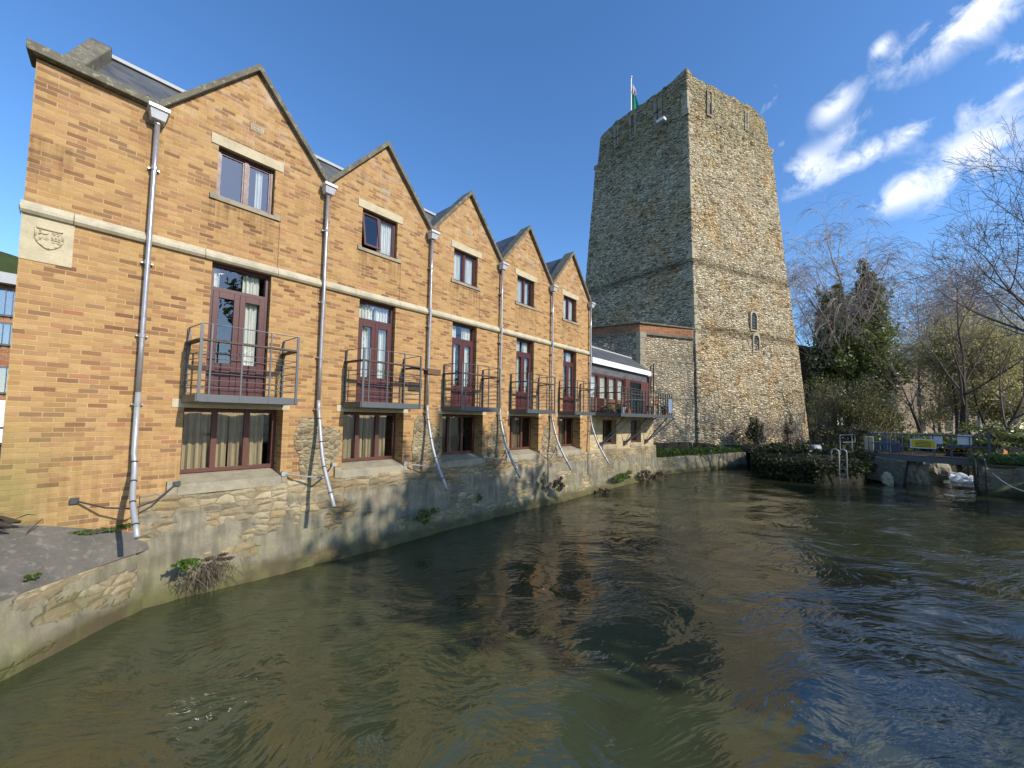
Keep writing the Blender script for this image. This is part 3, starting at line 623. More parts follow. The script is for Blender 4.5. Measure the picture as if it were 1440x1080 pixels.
for i in range(NB):
    dx = i * BAY
    # upper window
    x0, x1, z0, z1 = UPW[0] + dx, UPW[1] + dx, UPW[2], UPW[3]; xm = (x0 + x1) / 2
    MB().box(x0 - .12, x1 + .15, -0.02, 0.05, z1 - .001, z1 + .2).build('lintel', 'stone', BB, bevel=.005)
    mb = MB(); mb.box(x0 - .1, x1 + .12, -0.035, .12, z0 - .075, z0 + .003); mb.box(x0 - .1, x0 - .005, -0.037, .0, z0 - .075, z0 + .04); mb.box(x1 + .005, x1 + .12, -0.037, .0, z0 - .075, z0 + .04); mb.build('sill', 'sillstone', BB, bevel=.004)
    wf = frame_mb(x0 + .003, x1 - .003, z0 + .01, z1 - .01, 0.10, .05, .07, (xm,)).build('window', 'red', BB)
    wf['label'] = ['upper window in the leftmost gable with blank pale glass', 'upper window in the second gable with its left sash pushed open', 'upper window in the middle gable with net curtains', 'upper window in the fourth gable', 'upper window in the rightmost gable'][i]
    for k, (a, b) in enumerate(((x0 + .05, xm - .03), (xm + .03, x1 - .05))):
        if i == 1 and k == 0:
            sm = frame_mb(a - .015, b + .015, z0 + .05, z1 - .05, 0.0, .045, .035); sp = pane_mb(a + .02, b - .02, z0 + .09, z1 - .09, .018)
            an = math.radians(11)
            for q in (sm, sp):
                q.v = [(x, 0.085 + y * math.cos(an) - (z1 - .05 - z) * math.sin(an), z1 - .05 - (z1 - .05 - z) * math.cos(an) - y * math.sin(an)) for x, y, z in q.v]
            so_ = sm.build('sash', 'red', wf); sp.build('pane', 'glass', wf)
        else:
            frame_mb(a - .005, b + .005, z0 + .055, z1 - .055, 0.115, .035, .045).build('sash', 'red', wf)
            pane_mb(a + .03, b - .03, z0 + .09, z1 - .09, .14).build('pane', 'glassb' if i == 0 else 'glass', wf)
    for (ua, ub, *_) in cur_up[i]:
        if ub > ua: curtain_mb(x0 + ua, x0 + ub, z0 + .02, z1 - .02, 0.20, 4 * (ub - ua) * 4, .02, i).build('curtain', 'white', wf)
    # balcony door
    x0, x1, z0, z1 = DOOR[0] + dx, DOOR[1] + dx, 3.46, DOOR[3]; xm = (x0 + x1) / 2 - .0
    df = frame_mb(x0 + .003, x1 - .003, z0, z1 - .003, 0.12, .06, .08, (), (5.56,)).build('balcony_door', 'red', BB)
    pane_mb(x0 + .06, x1 - .06, 5.60, z1 - .06, .17).build('pane', 'glass', df)
    for k, (a, b) in enumerate(((x0 + .062, xm - .002), (xm + .002, x1 - .062))):
        mb = MB(); w = .095; y = .105; d = .06
        mb.box(a, a + w, y, y + d, z0 + .03, 5.52); mb.box(b - w, b, y, y + d, z0 + .03, 5.52)
        mb.box(a + w, b - w, y, y + d, 5.40, 5.52); mb.box(a + w, b - w, y, y + d, 4.02, 4.14); mb.box(a + w, b - w, y, y + d, z0 + .03, z0 + .16)
        mb.box(a + w, b - w, y + .02, y + d - .01, z0 + .16, 4.02)
        mb.build('door_leaf', 'red', df, bevel=.004)
        pane_mb(a + w, b - w, 4.14, 5.40, y + .035).build('pane', 'glass', df)
    mb = MB(); mb.tube([(xm + .045, .10, 4.35), (xm + .045, .06, 4.35), (xm + .12, .055, 4.35)], .009, 6); mb.build('handle', 'galv', df)
    for (ua, ub) in cur_door[i]:
        curtain_mb(x0 + ua, x0 + ub, 3.9, 5.98, 0.25, 11 * (ub - ua), .025, 20 + i, .3).build('curtain', 'white', df)
    # lower window with splayed sill and lintel behind the balcony
    x0, x1, z0, z1 = LOW[0] + dx, LOW[1] + dx, 2.02, LOW[3]
    MB().box(x0 - .17, x1 + .12, -0.012, 0.32, z1 - .001, z1 + .15).build('lintel', 'stone', BB, bevel=.005)
    mb = MB(); mb.add([(x0 - .02, -0.05, 1.72), (x1 + .02, -0.05, 1.72), (x1 + .02, -0.05, 1.90), (x0 - .02, -0.05, 1.90), (x0 - .02, .47, 1.72), (x1 + .02, .47, 1.72), (x1 + .02, .47, 2.05), (x0 - .02, .47, 2.05)],
        [(0, 1, 2, 3), (3, 2, 6, 7), (0, 3, 7, 4), (1, 5, 6, 2)]); mb.box(x0 - .17, x0 - .022, -0.055, .02, 1.74, 1.98); mb.box(x1 + .022, x1 + .12, -0.055, .02, 1.76, 2.0)
    mb.build('sill', 'sillstone', BB, bevel=.006)
    w3 = (x1 - x0) / 3
    lf = frame_mb(x0 + .003, x1 - .003, z0 + .03, z1 - .01, 0.38, .07, .07, (x0 + w3, x0 + 2 * w3)).build('lower_window', 'redlight', BB)
    for k in range(3):
        a = x0 + k * w3 + (.07 if k == 0 else .035); b = x0 + (k + 1) * w3 - (.07 if k == 2 else .035)
        pane_mb(a, b, z0 + .10, z1 - .08, .42).build('pane', 'glass', lf)
    curtain_mb(x0 + .02, x0 + .80, z0 + .02, z1, 0.55, 6, .03, 40 + i, .2).build('curtain', 'beige', lf)
    curtain_mb(x0 + .83, x1 - (.18 if i < 2 else .4), z0 + .02, z1, 0.56, 5, .03, 50 + i, .2).build('curtain', 'beige', lf)
    # air brick
    mb = MB(); z = 8.93 + .05; xc = 1.50 + dx
    mb.box(xc - .11, xc + .11, -0.006, .02, z - .06, z + .06); ab = mb.build('air_brick', 'stone', BB)
    mb = MB()
    for r_ in (-.028, .028):
        for k in range(8): mb.box(xc - .095 + k * .025, xc - .085 + k * .025, -0.009, -0.002, z + r_ - .018, z + r_ + .018)
    mb.build('slots', 'ink', ab)
    # patch of rubble round the foot of the pipes
    if i > 0:
        mb = MB(); n = 22; vs = []
        for k in range(n):
            a = 6.283 * k / n; rr_ = 1 + 0.16 * math.sin(3 * a + i) + 0.10 * rnd.uniform(-1, 1)
            vs.append((dx + .02 + .50 * rr_ * math.cos(a) * (1.0 if math.cos(a) > 0 else .9), -0.012 - .01 * rnd.random(), 2.45 + .72 * rr_ * math.sin(a)))
        c_ = (dx, -0.035, 2.45); vs.append(c_)
        mb.add(vs, [(k, (k + 1) % n, n) for k in range(n)]); mb.build('rubble_patch', 'patch', BB)
# movement joints below the upper windows
for i in range(NB): MB().box(1.995 + i * BAY, 2.003 + i * BAY, -0.003, 0.0, 6.25, 7.22).build('movement_joint', 'leadblack', BB)
# balconies
def balcony(dx, last):
    L0, L1, R0, R1, D = 0.62, 0.69, 2.19, 2.20, 0.70
    bal = MB(); bal.add([(L0 + dx, 0.02, 3.40), (R0 + dx, 0.02, 3.40), (R1 + dx, -D, 3.40), (L1 + dx, -D, 3.40), (L0 + dx, 0.02, 3.44), (R0 + dx, .02, 3.44), (R1 + dx, -D, 3.44), (L1 + dx, -D, 3.44)],
        [(0, 1, 2, 3), (7, 6, 5, 4), (0, 4, 5, 1), (1, 5, 6, 2), (2, 6, 7, 3), (3, 7, 4, 0)])
    bo = bal.build('balcony', 'galv', BB)
    mb = MB(); zc = 3.43
    mb.beam((L1 + dx - .01, -D - .025, zc), (R1 + dx + .01, -D - .025, zc), .05, .13); mb.beam((L0 + dx - .03, 0.0, zc), (L1 + dx - .03, -D - .04, zc), .05, .13); mb.beam((R0 + dx + .03, 0.0, zc), (R1 + dx + .03, -D - .04, zc), .05, .13)
    mb.build('edge_beam', 'galv', bo, bevel=.004)
    for x, y, w, d in ((L0, -.03, .035, .05), (L1 - .01, -D - .04, .045, .03), (R0, -.03, .03, .06), (R1 + .01, -D - .05, .04, .03)):
        MB().box(x + dx - w / 2, x + dx + w / 2, y - d / 2, y + d / 2, 3.38, 4.71).build('post', 'galv', bo)
    for k in range(3):
        x = .82 + .46 * k + dx; MB().box(x - .012, x + .012, -D - .055, -D - .03, 3.38, 4.71).build('post', 'galv', bo)
    mb = MB(); rl = [(L0 + dx, -.02), (L1 + dx, -D - .04), (R1 + dx, -D - .04), (R0 + dx, -.02)]
    for z in (3.62, 3.74, 3.86, 3.98, 4.12, 4.22):
        for a, b in zip(rl[:-1], rl[1:]): mb.tube([(a[0], a[1], z), (b[0], b[1], z)], .007, 5)
    mb.tube([(a[0], a[1], 4.71) for a in rl], .010, 6); mb.build('rail', 'galv', bo)
    mb = MB()
    for a, b in zip(rl[:-1], rl[1:]): mb.beam((a[0], a[1] + .03, 4.43), (b[0], b[1] + .03, 4.43), .10, .035)
    mb.build('handrail', 'rail', bo)
for i in range(NB): balcony(i * BAY, i == NB - 1)
# drainpipes: hopper, pipe, swinging outfall
for i in range(NB + 1):
    x = i * BAY - (.0 if i < 5 else .02)
    pts = [(x, -0.10, z) for z in (8.18, 7.2, 6.4, 6.1, 5.2, 4.3, 3.45)]
    pts[3] = (x, -.12, 6.1)
    dp = MB().tube(pts, .037, 10).build('drainpipe', 'pipe', BB, smooth=True)
    mb = MB(); w, h0, h1 = .13, 8.18, 8.38
    mb.add([(x - w * .72, -.03, h0), (x + w * .72, -.03, h0), (x + w * .72, -.20, h0), (x - w * .72, -.20, h0), (x - w, -.02, h1), (x + w, -.02, h1), (x + w, -.26, h1), (x - w, -.26, h1)],
        [(0, 1, 2, 3), (7, 6, 5, 4), (0, 4, 5, 1), (1, 5, 6, 2), (2, 6, 7, 3), (3, 7, 4, 0)]); mb.box(x - w - .012, x + w + .012, -.272, -.01, h1 - .05, h1 + .015)
    mb.build('hopper', 'hopper', dp, bevel=.008)
    for z in (8.16, 7.35, 5.7, 4.45, 3.3): MB().tube([(x, -.10, z - .03), (x, -.10, z + .03)], .048, 10).box(x - .075, x + .075, -.06, .0, z - .012, z + .012).build('collar', 'pipe', dp)
    ke = 3.35 if i else 2.5
    op = [(x, -.10, 3.5)]
    for k in range(9):
        u = k / 8; yy = -.10 - .92 * (u ** 1.55); op.append((x + .015 * math.sin(k), yy, ke - (ke - 1.32) * u))
    tp = MB().tube(op, .040, 10).build('outfall_pipe', 'pipeend', dp, smooth=True)
    for u in (2, 4, 6, 8): p = Vector(op[u]); q_ = Vector(op[u + 1]); d_ = (q_ - p).normalized() * .012; MB().tube([p - d_, p + d_], .044, 10).build('clip', 'leadblack', dp)
    # bracket chain that ties the outfall back to the wall
    if i < 5:
        mb = MB(); zb = 1.92 if i else 1.72
        a = (x - .62, -.05, zb + (.02 if i else .0)); b = (x + .42, -.06, zb + .14)
        if i == 0: a = (-.62, -.03, 1.80); b = (.58, -.06, 1.93)
        mb.box(a[0] - .05, a[0] + .05, a[1] - .03, a[1] + .03, a[2] - .04, a[2] + .04); mb.box(b[0] - .05, b[0] + .05, b[1] - .03, b[1] + .03, b[2] - .04, b[2] + .04)
        mid = (x + .02, -.42, zb - .08)
        mb.tube([a, ((a[0] + mid[0]) / 2, -.26, zb - .04), mid, ((b[0] + mid[0]) / 2, -.28, zb - .0), b], .014 if i == 0 else .020, 6); mb.build('wall_tie', 'pipeend' if i else 'steel', BB)
# vent pot behind the parapet
mb = MB(); mb.lathe((-.12, .2, 8.5), [(.05, 0), (.05, .12), (.075, .13), (.07, .2), (.03, .24)], 12); mb.build('vent_pot', 'leadblack', BB)
# timber perch box beside the second balcony
tb = thing('timber_trough', (5.15, -.45, 4.3), 'brown timber trough jutting from the second balcony past the drainpipe', 'planter')
mb = MB(); mb.beam((4.95, -.62, 4.40), (5.72, -.62, 4.40), .16, .035); mb.build('shelf', 'rail', tb)
mb = MB(); mb.beam((5.38, -.62, 4.36), (5.80, -.62, 4.36), .20, .15); mb.build('box', 'wood', tb, bevel=.01)

# ------------------------------------------------------------------ river wall under the building
RW = thing('river_wall', (0.15, -0.3, 0), 'old rubble river wall with patched render running under the brick range', 'wall')
def walk(poly, prof, name, m, parent, seg=0.12, amp=0.03, seed=1):
    """wall swept along a plan line; prof is (outward offset, z) from bottom to top"""
    P = [Vector((x, y, 0)) for x, y in poly]; pts = []; nr = []
    for i in range(len(P) - 1):
        d = P[i + 1] - P[i]; n = max(1, int(d.length / seg)); nn = Vector((d.y, -d.x, 0)).normalized()
        for k in range(n + (1 if i == len(P) - 2 else 0)): pts.append(P[i] + d * k / n); nr.append(nn)
    pr = []
    for (o0, z0), (o1, z1) in zip(prof[:-1], prof[1:]):
        n = max(1, int(math.hypot(o1 - o0, z1 - z0) / seg))
        for k in range(n): pr.append((o0 + (o1 - o0) * k / n, z0 + (z1 - z0) * k / n))
    pr.append(prof[-1])
    A = np.array([[p.x, p.y] for p in pts]); Nn = np.array([[n.x, n.y] for n in nr]); s = np.arange(len(pts)) * seg
    Sg, Zg = np.meshgrid(s, [z for _, z in pr]); O = np.array([o for o, _ in pr])[:, None] + np.zeros_like(Sg)
    dz = fbm(Sg * 3.1, Zg * 5.3, seed, 3) * amp * 2 + fbm(Sg * .6, Zg * .9, seed + 5, 2) * amp * 2
    O = O + dz
    X = A[:, 0][None, :] + Nn[:, 0][None, :] * O; Y = A[:, 1][None, :] + Nn[:, 1][None, :] * O
    ZZ = Zg + fbm(Sg * 1.1, Zg * 0 + 3, seed + 9, 3) * amp * 1.2
    return grid(name, X, Y, ZZ, m, parent)
walk([(0.12, 0.06), (22.2, 0.06)], [(0.36, -1.2), (0.33, .07), (0.29, 0.14), (0.20, 0.18), (0.18, 0.44), (0.13, 0.50), (0.12, 0.9), (0.11, 1.5), (0.10, 1.76), (0.0, 1.80)], 'wall_face', 'base', RW, .06, .04, 4)
# sloping apron at the left
AP = thing('stone_quay', (-0.6, -1.0, 0), 'battered stone quay wall topped by a worn sloping pavement at the left', 'quay wall')
walk([(-6.0, -5.8), (-1.13, -1.40), (0.17, -0.24)], [(0.10, -1.2), (0.07, 0.25), (0.0, 0.40), (-0.06, 0.62), (-0.10, 0.86), (-0.25, 0.93)], 'wall_face', 'base', AP, .09, .03, 14)
ax, ay = np.meshgrid(np.linspace(0, 1, 90), np.linspace(0, 1, 40))
ex0 = np.array([-6.2, -5.6]); ex1 = np.array([0.30, -0.14]); iv0 = np.array([-7.0, 0.0]); iv1 = np.array([0.30, 0.05])
AX = (ex0[0] + (ex1[0] - ex0[0]) * ax) * (1 - ay) + (iv0[0] + (iv1[0] - iv0[0]) * ax) * ay
AY = (ex0[1] + .1 + (ex1[1] - ex0[1]) * ax) * (1 - ay) + (iv0[1] + (iv1[1] - iv0[1]) * ax) * ay
AZ_ = 0.88 + np.where(ax < .79, .70, .70 - (ax - .79) / .21 * .40) * ay ** 0.9 + fbm(AX * 1.2, AY * 1.2, 31, 4) * .05
grid('sloping_pavement', AX, AY, AZ_, 'apron', AP)
AX2 = np.array([[-14, XL + .02], [-12, XL + 1.2]]); AY2 = np.array([[0.0, 0.0], [18, 18]])
tag(grid('path', AX2, AY2, np.array([[1.62, 1.60], [1.62, 1.62]]), 'apron'), kind='structure')
# black post and small things against the left corner
mb = MB(); mb.box(-1.52, -1.47, .25, .30, 1.6, 2.93); mb.box(-1.56, -1.18, .02, .07, 2.90, 2.93)
pst = mb.build('handrail_post', 'steel'); tag(pst, 'black metal handrail post at the left corner of the brick range', 'handrail')
# driftwood and roots
def sticks(name, c, n, ln, r, m, spread, label, cat, seed, down=0.0):
    rg = random.Random(seed); th = thing(name, c, label, cat); mb = MB()
    if name == 'driftwood':
        mb.tube([(-1.75, -.34, 1.64), (-1.52, -.28, 1.70), (-1.30, -.22, 1.66), (-1.12, -.20, 1.60)], [.06, .085, .06, .02], 9); mb.tube([(-1.5, -.2, 1.62), (-1.36, -.36, 1.66), (-1.18, -.42, 1.60)], [.05, .055, .015], 8)
    for k in range(n):
        p = Vector((c[0] + rg.gauss(0, spread[0]), c[1] + rg.gauss(0, spread[1]), c[2] + rg.gauss(0, spread[2])))
        d = Vector((rg.gauss(0, 1), rg.gauss(0, .4), rg.gauss(-down, .35))).normalized() * ln * rg.uniform(.5, 1.2)
        q = p + d * .5 + Vector((rg.gauss(0, .03), rg.gauss(0, .03), rg.gauss(0, .03)))
        mb.tube([p, q, p + d], [r * rg.uniform(.5, 1.3), r * .8, r * .25], 5)
    mb.build('stems', m, th); return th
sticks('driftwood', (-1.45, -.24, 1.64), 12, .26, .010, 'bark', (.16, .05, .03), 'twisted brown driftwood lying at the left foot of the brick corner', 'driftwood', 3)
fr = sticks('root_clump', (1.02, -.55, .50), 150, .34, .006, 'dead', (.17, .03, .06), 'clump of hanging dry roots with a green fern on the river wall', 'plant', 5, down=1.8)
leaves('fern', blob_pts((.72, -.52, .66), (.22, .10, .10), 700, 3, .2), .028, 'weed', fr, seed=3)
leaves('dead_stems', blob_pts((1.15, -.50, .62), (.28, .08, .06), 500, 4, .2), .03, 'dead', fr, seed=4)
for k, (c, s_, mm, lab) in enumerate([((-.35, -.10, 1.30), (.35, .08, .05), 'weed', 'low green moss along the crack under the first drainpipe'), ((-.95, -1.02, 1.03), (.07, .05, .03), 'weed', 'small tuft of moss on the sloping pavement'),
        ((5.6, -.48, .62), (.45, .08, .16), 'ivy', 'dark trailing weed on the shaded river wall below the third balcony'), ((7.6, -.42, .8), (.15, .06, .12), 'ivy', 'small dark tuft rooted in the shaded river wall'),
        ((11.7, -.5, .75), (.35, .2, .28), 'dead', 'brown bush of debris caught below the fifth drainpipe'), ((14.9, -.6, .12), (.4, .25, .15), 'dead', 'dark flood debris lodged at the foot of the river wall'),
        ((19.6, -.55, .35), (.5, .25, .35), 'dead', 'twiggy flood debris under the terrace corner'), ((21.3, -.6, .3), (.5, .3, .25), 'dead', 'dark heap of flood debris where the river wall ends'),
        ((10.9, -.36, .9), (.16, .1, .3), 'ivy', 'green weed hanging beside the fourth outfall pipe'), ((17.2, -.4, .5), (1.0, .15, .2), 'weed', 'strip of green weed along the river wall under the terrace')]):
    th = thing('weed_clump' if mm != 'dead' else 'flood_debris', c, lab, 'weeds' if mm != 'dead' else 'debris', 'weeds and debris on the river wall')
    leaves('leaves', blob_pts(c, s_, int(900 * max(.25, s_[0] * 2)), 60 + k, .2), .022 if k < 2 else .04, mm, th, seed=k)
    mb = MB()
    for j in range(14):
        p = Vector((c[0] + rnd.gauss(0, s_[0] * .5), c[1], c[2] - s_[2] * .4)); mb.tube([p, p + Vector((rnd.gauss(0, s_[0] * .4), rnd.gauss(0, .05), rnd.uniform(.2, 1) * s_[2]))], [.008, .003], 4)
    mb.build('stems', 'twigd', th)

# ------------------------------------------------------------------ annex with terrace
AX0, AX1 = 14.74, 21.25
AN = thing('annex', (AX0, 0, 1.8), 'low slate-roofed annex with red glazed doors between the brick range and the tower', 'building')
mb = MB(); hl = [(15.9, 17.3, 2.0, 3.2), (18.9, 20.2, 2.0, 3.2)]
wall_with_holes(mb, AX0, 21.9, 1.7, 3.42, hl, 0.0, .35); mb.add([(21.9, 0, 1.7), (23.8, 2.5, 1.7), (23.8, 2.5, 3.42), (21.9, 0, 3.42)], [(0, 1, 2, 3)])
mb.add([(AX0, 0, 3.42), (21.9, 0, 3.42), (23.8, 2.5, 3.42), (AX0, 2.5, 3.42)], [(0, 1, 2, 3)])
mb.build('lower_wall', 'annexwall', AN)
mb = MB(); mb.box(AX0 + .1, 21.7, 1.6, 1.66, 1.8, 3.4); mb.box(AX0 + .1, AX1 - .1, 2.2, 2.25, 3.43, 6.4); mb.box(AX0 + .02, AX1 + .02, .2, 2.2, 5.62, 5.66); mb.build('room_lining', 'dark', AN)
for (a, b, c, d) in hl:
    lf = frame_mb(a + .003, b - .003, c + .02, d, .26, .07, .07, ((a + b) / 2,)).build('lower_window', 'redlight', AN)
    for k in range(2): pane_mb(a + .07 + k * (b - a) / 2 * .95, a + k * (b - a) / 2 + (b - a) / 2 - .03, c + .09, d - .07, .30).build('pane', 'glass', lf)
    curtain_mb(a + .1, b - .5, c, d, .42, 6, .03, 77).build('curtain', 'beige', lf)
    MB().add([(a - .03, -.04, 1.8), (b + .03, -.04, 1.8), (b + .03, -.04, 1.93), (a - .03, -.04, 1.93), (b + .03, .36, 2.04), (a - .03, .36, 2.04)], [(0, 1, 2, 3), (3, 2, 4, 5)]).build('sill', 'sillstone', AN)
# frieze of slate hanging tiles + glazed screen
mb = MB(); mb.box(AX0, AX1, .06, .12, 5.34, 5.92); mb.build('frieze', 'slate', AN)
xs = [14.78, 15.55, 16.45, 17.35, 18.25]
for a, b in zip(xs[:-1], xs[1:]):
    df = frame_mb(a + .002, b - .002, 3.5, 5.33, .02, .10, .08).build('glazed_door', 'red', AN)
    pane_mb(a + .10, b - .10, 4.25, 5.23, .06).build('pane', 'glassb', df); MB().box(a + .10, b - .10, .04, .07, 3.6, 4.2).build('door_panel', 'wood', df); curtain_mb(a + .1, b - .1, 4.2, 5.25, .16, 3, .02, 5).build('curtain', 'white', df)  # curtain added to make the door glass look pale
MB().box(18.25, 18.75, -.02, .06, 3.5, 5.33).build('door_panel', 'redlight', AN)
MB().box(20.15, AX1 - .06, -.02, .06, 3.5, 5.33).build('door_panel', 'redlight', AN)
mb = MB(); mb.box(18.751, 20.149, -.01, .06, 5.2, 5.33); mb.box(18.751, 18.85, 1.9, 1.95, 3.45, 5.2); mb.build('door_head', 'red', AN)
MB().box(AX1 - .06, AX1 + .06, -.04, .1, 3.45, 5.7).build('corner_post', 'redlight', AN)
MB().add([(AX1, .1, 3.43), (23.6, 2.4, 3.43), (23.6, 2.4, 6.5), (AX1, .1, 5.7)], [(0, 1, 2, 3)]).build('end_wall', 'annexwall', AN)
mb = MB(); ev = (-.07, 5.93)
mb.add([(AX0 + .01, ev[0], ev[1]), (AX1 + .1, ev[0], ev[1]), (24.15, 2.4, 7.22), (AX0 + .01, 2.4, 7.22), (AX0 + .01, ev[0], ev[1] + .07), (AX1 + .1, ev[0], ev[1] + .07), (24.15, 2.4, 7.29), (AX0 + .01, 2.4, 7.29)],
    [(3, 2, 1, 0), (4, 5, 6, 7), (0, 1, 5, 4), (1, 2, 6, 5), (2, 3, 7, 6), (3, 0, 4, 7)])
r2 = mb.build('roof', 'slate', AN); MB().beam((AX0 + .02, 2.42, 7.32), (24.1, 2.42, 7.32), .2, .08).build('ridge', 'lead', r2)
MB().box(AX0 + .02, AX1 + .1, -.115, -.075, 5.73, 5.99).build('fascia', 'whitepaint', AN)
# terrace
TR = MB(); TX0, TX1, TY = 15.0, 21.1, -1.35
TR.slab([(TX0, -.01), (TX0, TY), (TX1, TY), (22.3, -.01)], 3.46, 3.50)
tr = TR.build('terrace', 'steel', AN)
mb = MB(); mb.beam((TX0, 0, 3.42), (TX0, TY, 3.42), .06, .16); mb.beam((TX0 - .03, TY, 3.42), (TX1, TY, 3.42), .06, .16); mb.beam((TX1, TY, 3.42), (22.3, 0, 3.42), .06, .16)
for x in (16.4, 17.6, 18.8, 20.0): mb.beam((x, 0, 3.41), (x, TY + .03, 3.41), .05, .1)
mb.build('edge_beam', 'galv', tr)
nb = 20
for k in range(nb):
    x = TX0 + .08 + (TX1 - TX0 - .08) * k / (nb - 1); w = .03 if k in (0, 7, 13, 19) else .011
    MB().box(x - w, x + w, TY - .02, TY + .02, 3.36, 4.62).build('post', 'galv', tr)
for y in (-.1, -.7): MB().box(TX0 - .02, TX0 + .02, y - .015, y + .015, 3.36, 4.62).build('post', 'galv', tr)
mb = MB(); mb.tube([(TX0, 0, 4.62), (TX0, TY, 4.62), (TX1, TY, 4.62), (22.25, -.03, 4.62)], .012, 6)
for z in (3.66, 3.80, 3.94, 4.08): mb.tube([(TX0, 0, z), (TX0, TY, z)], .007, 5); mb.tube([(20.2, TY, z), (TX1, TY, z), (22.25, -.03, z)], .007, 5)
mb.build('rail', 'galv', tr)
mb = MB(); mb.beam((TX0, 0, 4.38), (TX0, TY, 4.38), .09, .04); mb.beam((TX0, TY + .04, 4.38), (TX1, TY + .04, 4.38), .09, .04); mb.build('handrail', 'rail', tr)
for x in (15.6, 18.1, 20.7):
    MB().tube([(x, -.10, 2.05), (x - .1, -1.28, 3.36)], .030, 6).build('strut', 'galv', tr); MB().tube([(x + .09, -.10, 2.05), (x + 1.0, -1.28, 3.36)], .034, 6).build('strut', 'galv', tr)
    MB().box(x - .08, x + .16, -.13, -.01, 1.95, 2.15).build('bracket', 'galv', tr)
# things on the terrace
def pot(x, y, r, h, m, label, leaf=None, z=3.5):
    th = thing('plant_pot', (x, y, z), label, 'plant pot', 'plant pots on the terrace'); MB().lathe((x, y, z), [(r * .7, 0), (r, h * .85), (r * 1.1, h * .86), (r * 1.1, h), (r * .9, h), (r * .85, h * .9)], 16).build('pot', m, th)
    if leaf: leaves('leaves', blob_pts((x, y, z + h + .1), (r * 1.2, r * 1.2, .14), 260, int(x * 10), .2), .035, leaf, th, seed=int(x))
    return th
pot(15.35, -.55, .13, .16, 'leadblack', 'small black pot with a low plant at the left end of the terrace', 'ivy')
pot(15.55, -1.0, .12, .18, 'steel', 'dark grey pot with a plant behind the terrace side rail', 'ivy')
pot(15.5, -1.25, .08, .26, 'whitepaint', 'slim white pot at the terrace side rail', None)
pot(16.2, -1.12, .17, .20, 'terracotta', 'round orange terracotta bowl near the terrace corner', None)
pot(20.9, -1.0, .14, .3, 'terracotta', 'terracotta pot near the right end of the terrace', 'bush')
def chair(x, y, rz, m, label):
    th = thing('terrace_chair', (x, y, 3.5), label, 'chair', 'wooden chairs set out on the terrace'); th.rotation_euler.z = rz
    def B(a): return a.build
    OFF[th.name] = Vector((0, 0, 0))
    MB().box(-.22, .22, -.2, .2, .42, .46).build('seat', m, th); mb = MB()
    for k in range(4): mb.box(-.22, .22, .19, .215, .52 + k * .1, .58 + k * .1)
    mb.build('backrest', m, th)
    for sx in (-.2, .2):
        MB().box(sx - .02, sx + .02, -.2, -.16, 0, .42).build('leg', m, th); MB().box(sx - .02, sx + .02, .17, .21, 0, .92).build('leg', m, th)
chair(16.0, -.45, .3, 'wood', 'brown slatted chair nearest the glazed doors'); chair(16.9, -.55, 2.6, 'wood', 'brown slatted chair in the middle of the terrace')
chair(19.5, -.6, .2, 'wood', 'brown chair in front of the open doorway'); chair(20.4, -.55, 2.9, 'terracotta', 'orange-brown chair at the right of the doorway')
tbk = thing('terrace_table', (18.0, -.7, 3.5), 'small round-edged table with a pale top behind the terrace bars', 'table')
MB().box(17.6, 18.4, -1.0, -.4, 4.18, 4.22).build('tabletop', 'whitepaint', tbk, bevel=.01)
for sx, sy in ((17.65, -.95), (18.35, -.95), (17.65, -.45), (18.35, -.45)): MB().box(sx - .02, sx + .02, sy - .02, sy + .02, 3.5, 4.18).build('leg', 'steel', tbk)
mb = MB(); n = 12
vs = [(20.55 + .45 * u / n, TY - .03 - .015 * math.sin(u * 2.2), z) for z in (3.62, 4.36) for u in range(n + 1)]
mb.add(vs, [(i, i + 1, i + n + 2, i + n + 1) for i in range(n)]); bn = mb.build('hanging_cloth', 'bluecloth'); tag(bn, 'blue and white cloth hung on the right end of the terrace rail', 'cloth')
hb = thing('terrace_barrier', (18.85, -1.0, 3.5), 'galvanised hurdle of horizontal bars standing in the open terrace doorway', 'barrier')
for x in (18.78, 19.41, 20.12): MB().box(x - .02, x + .02, -.12, -.08, 3.5, 4.75).build('post', 'galv', hb)
mb = MB()
for k in range(8): mb.tube([(18.78, -.1, 3.6 + k * .16), (20.12, -.1, 3.6 + k * .16)], .014, 6)
mb.build('rail', 'galv', hb)

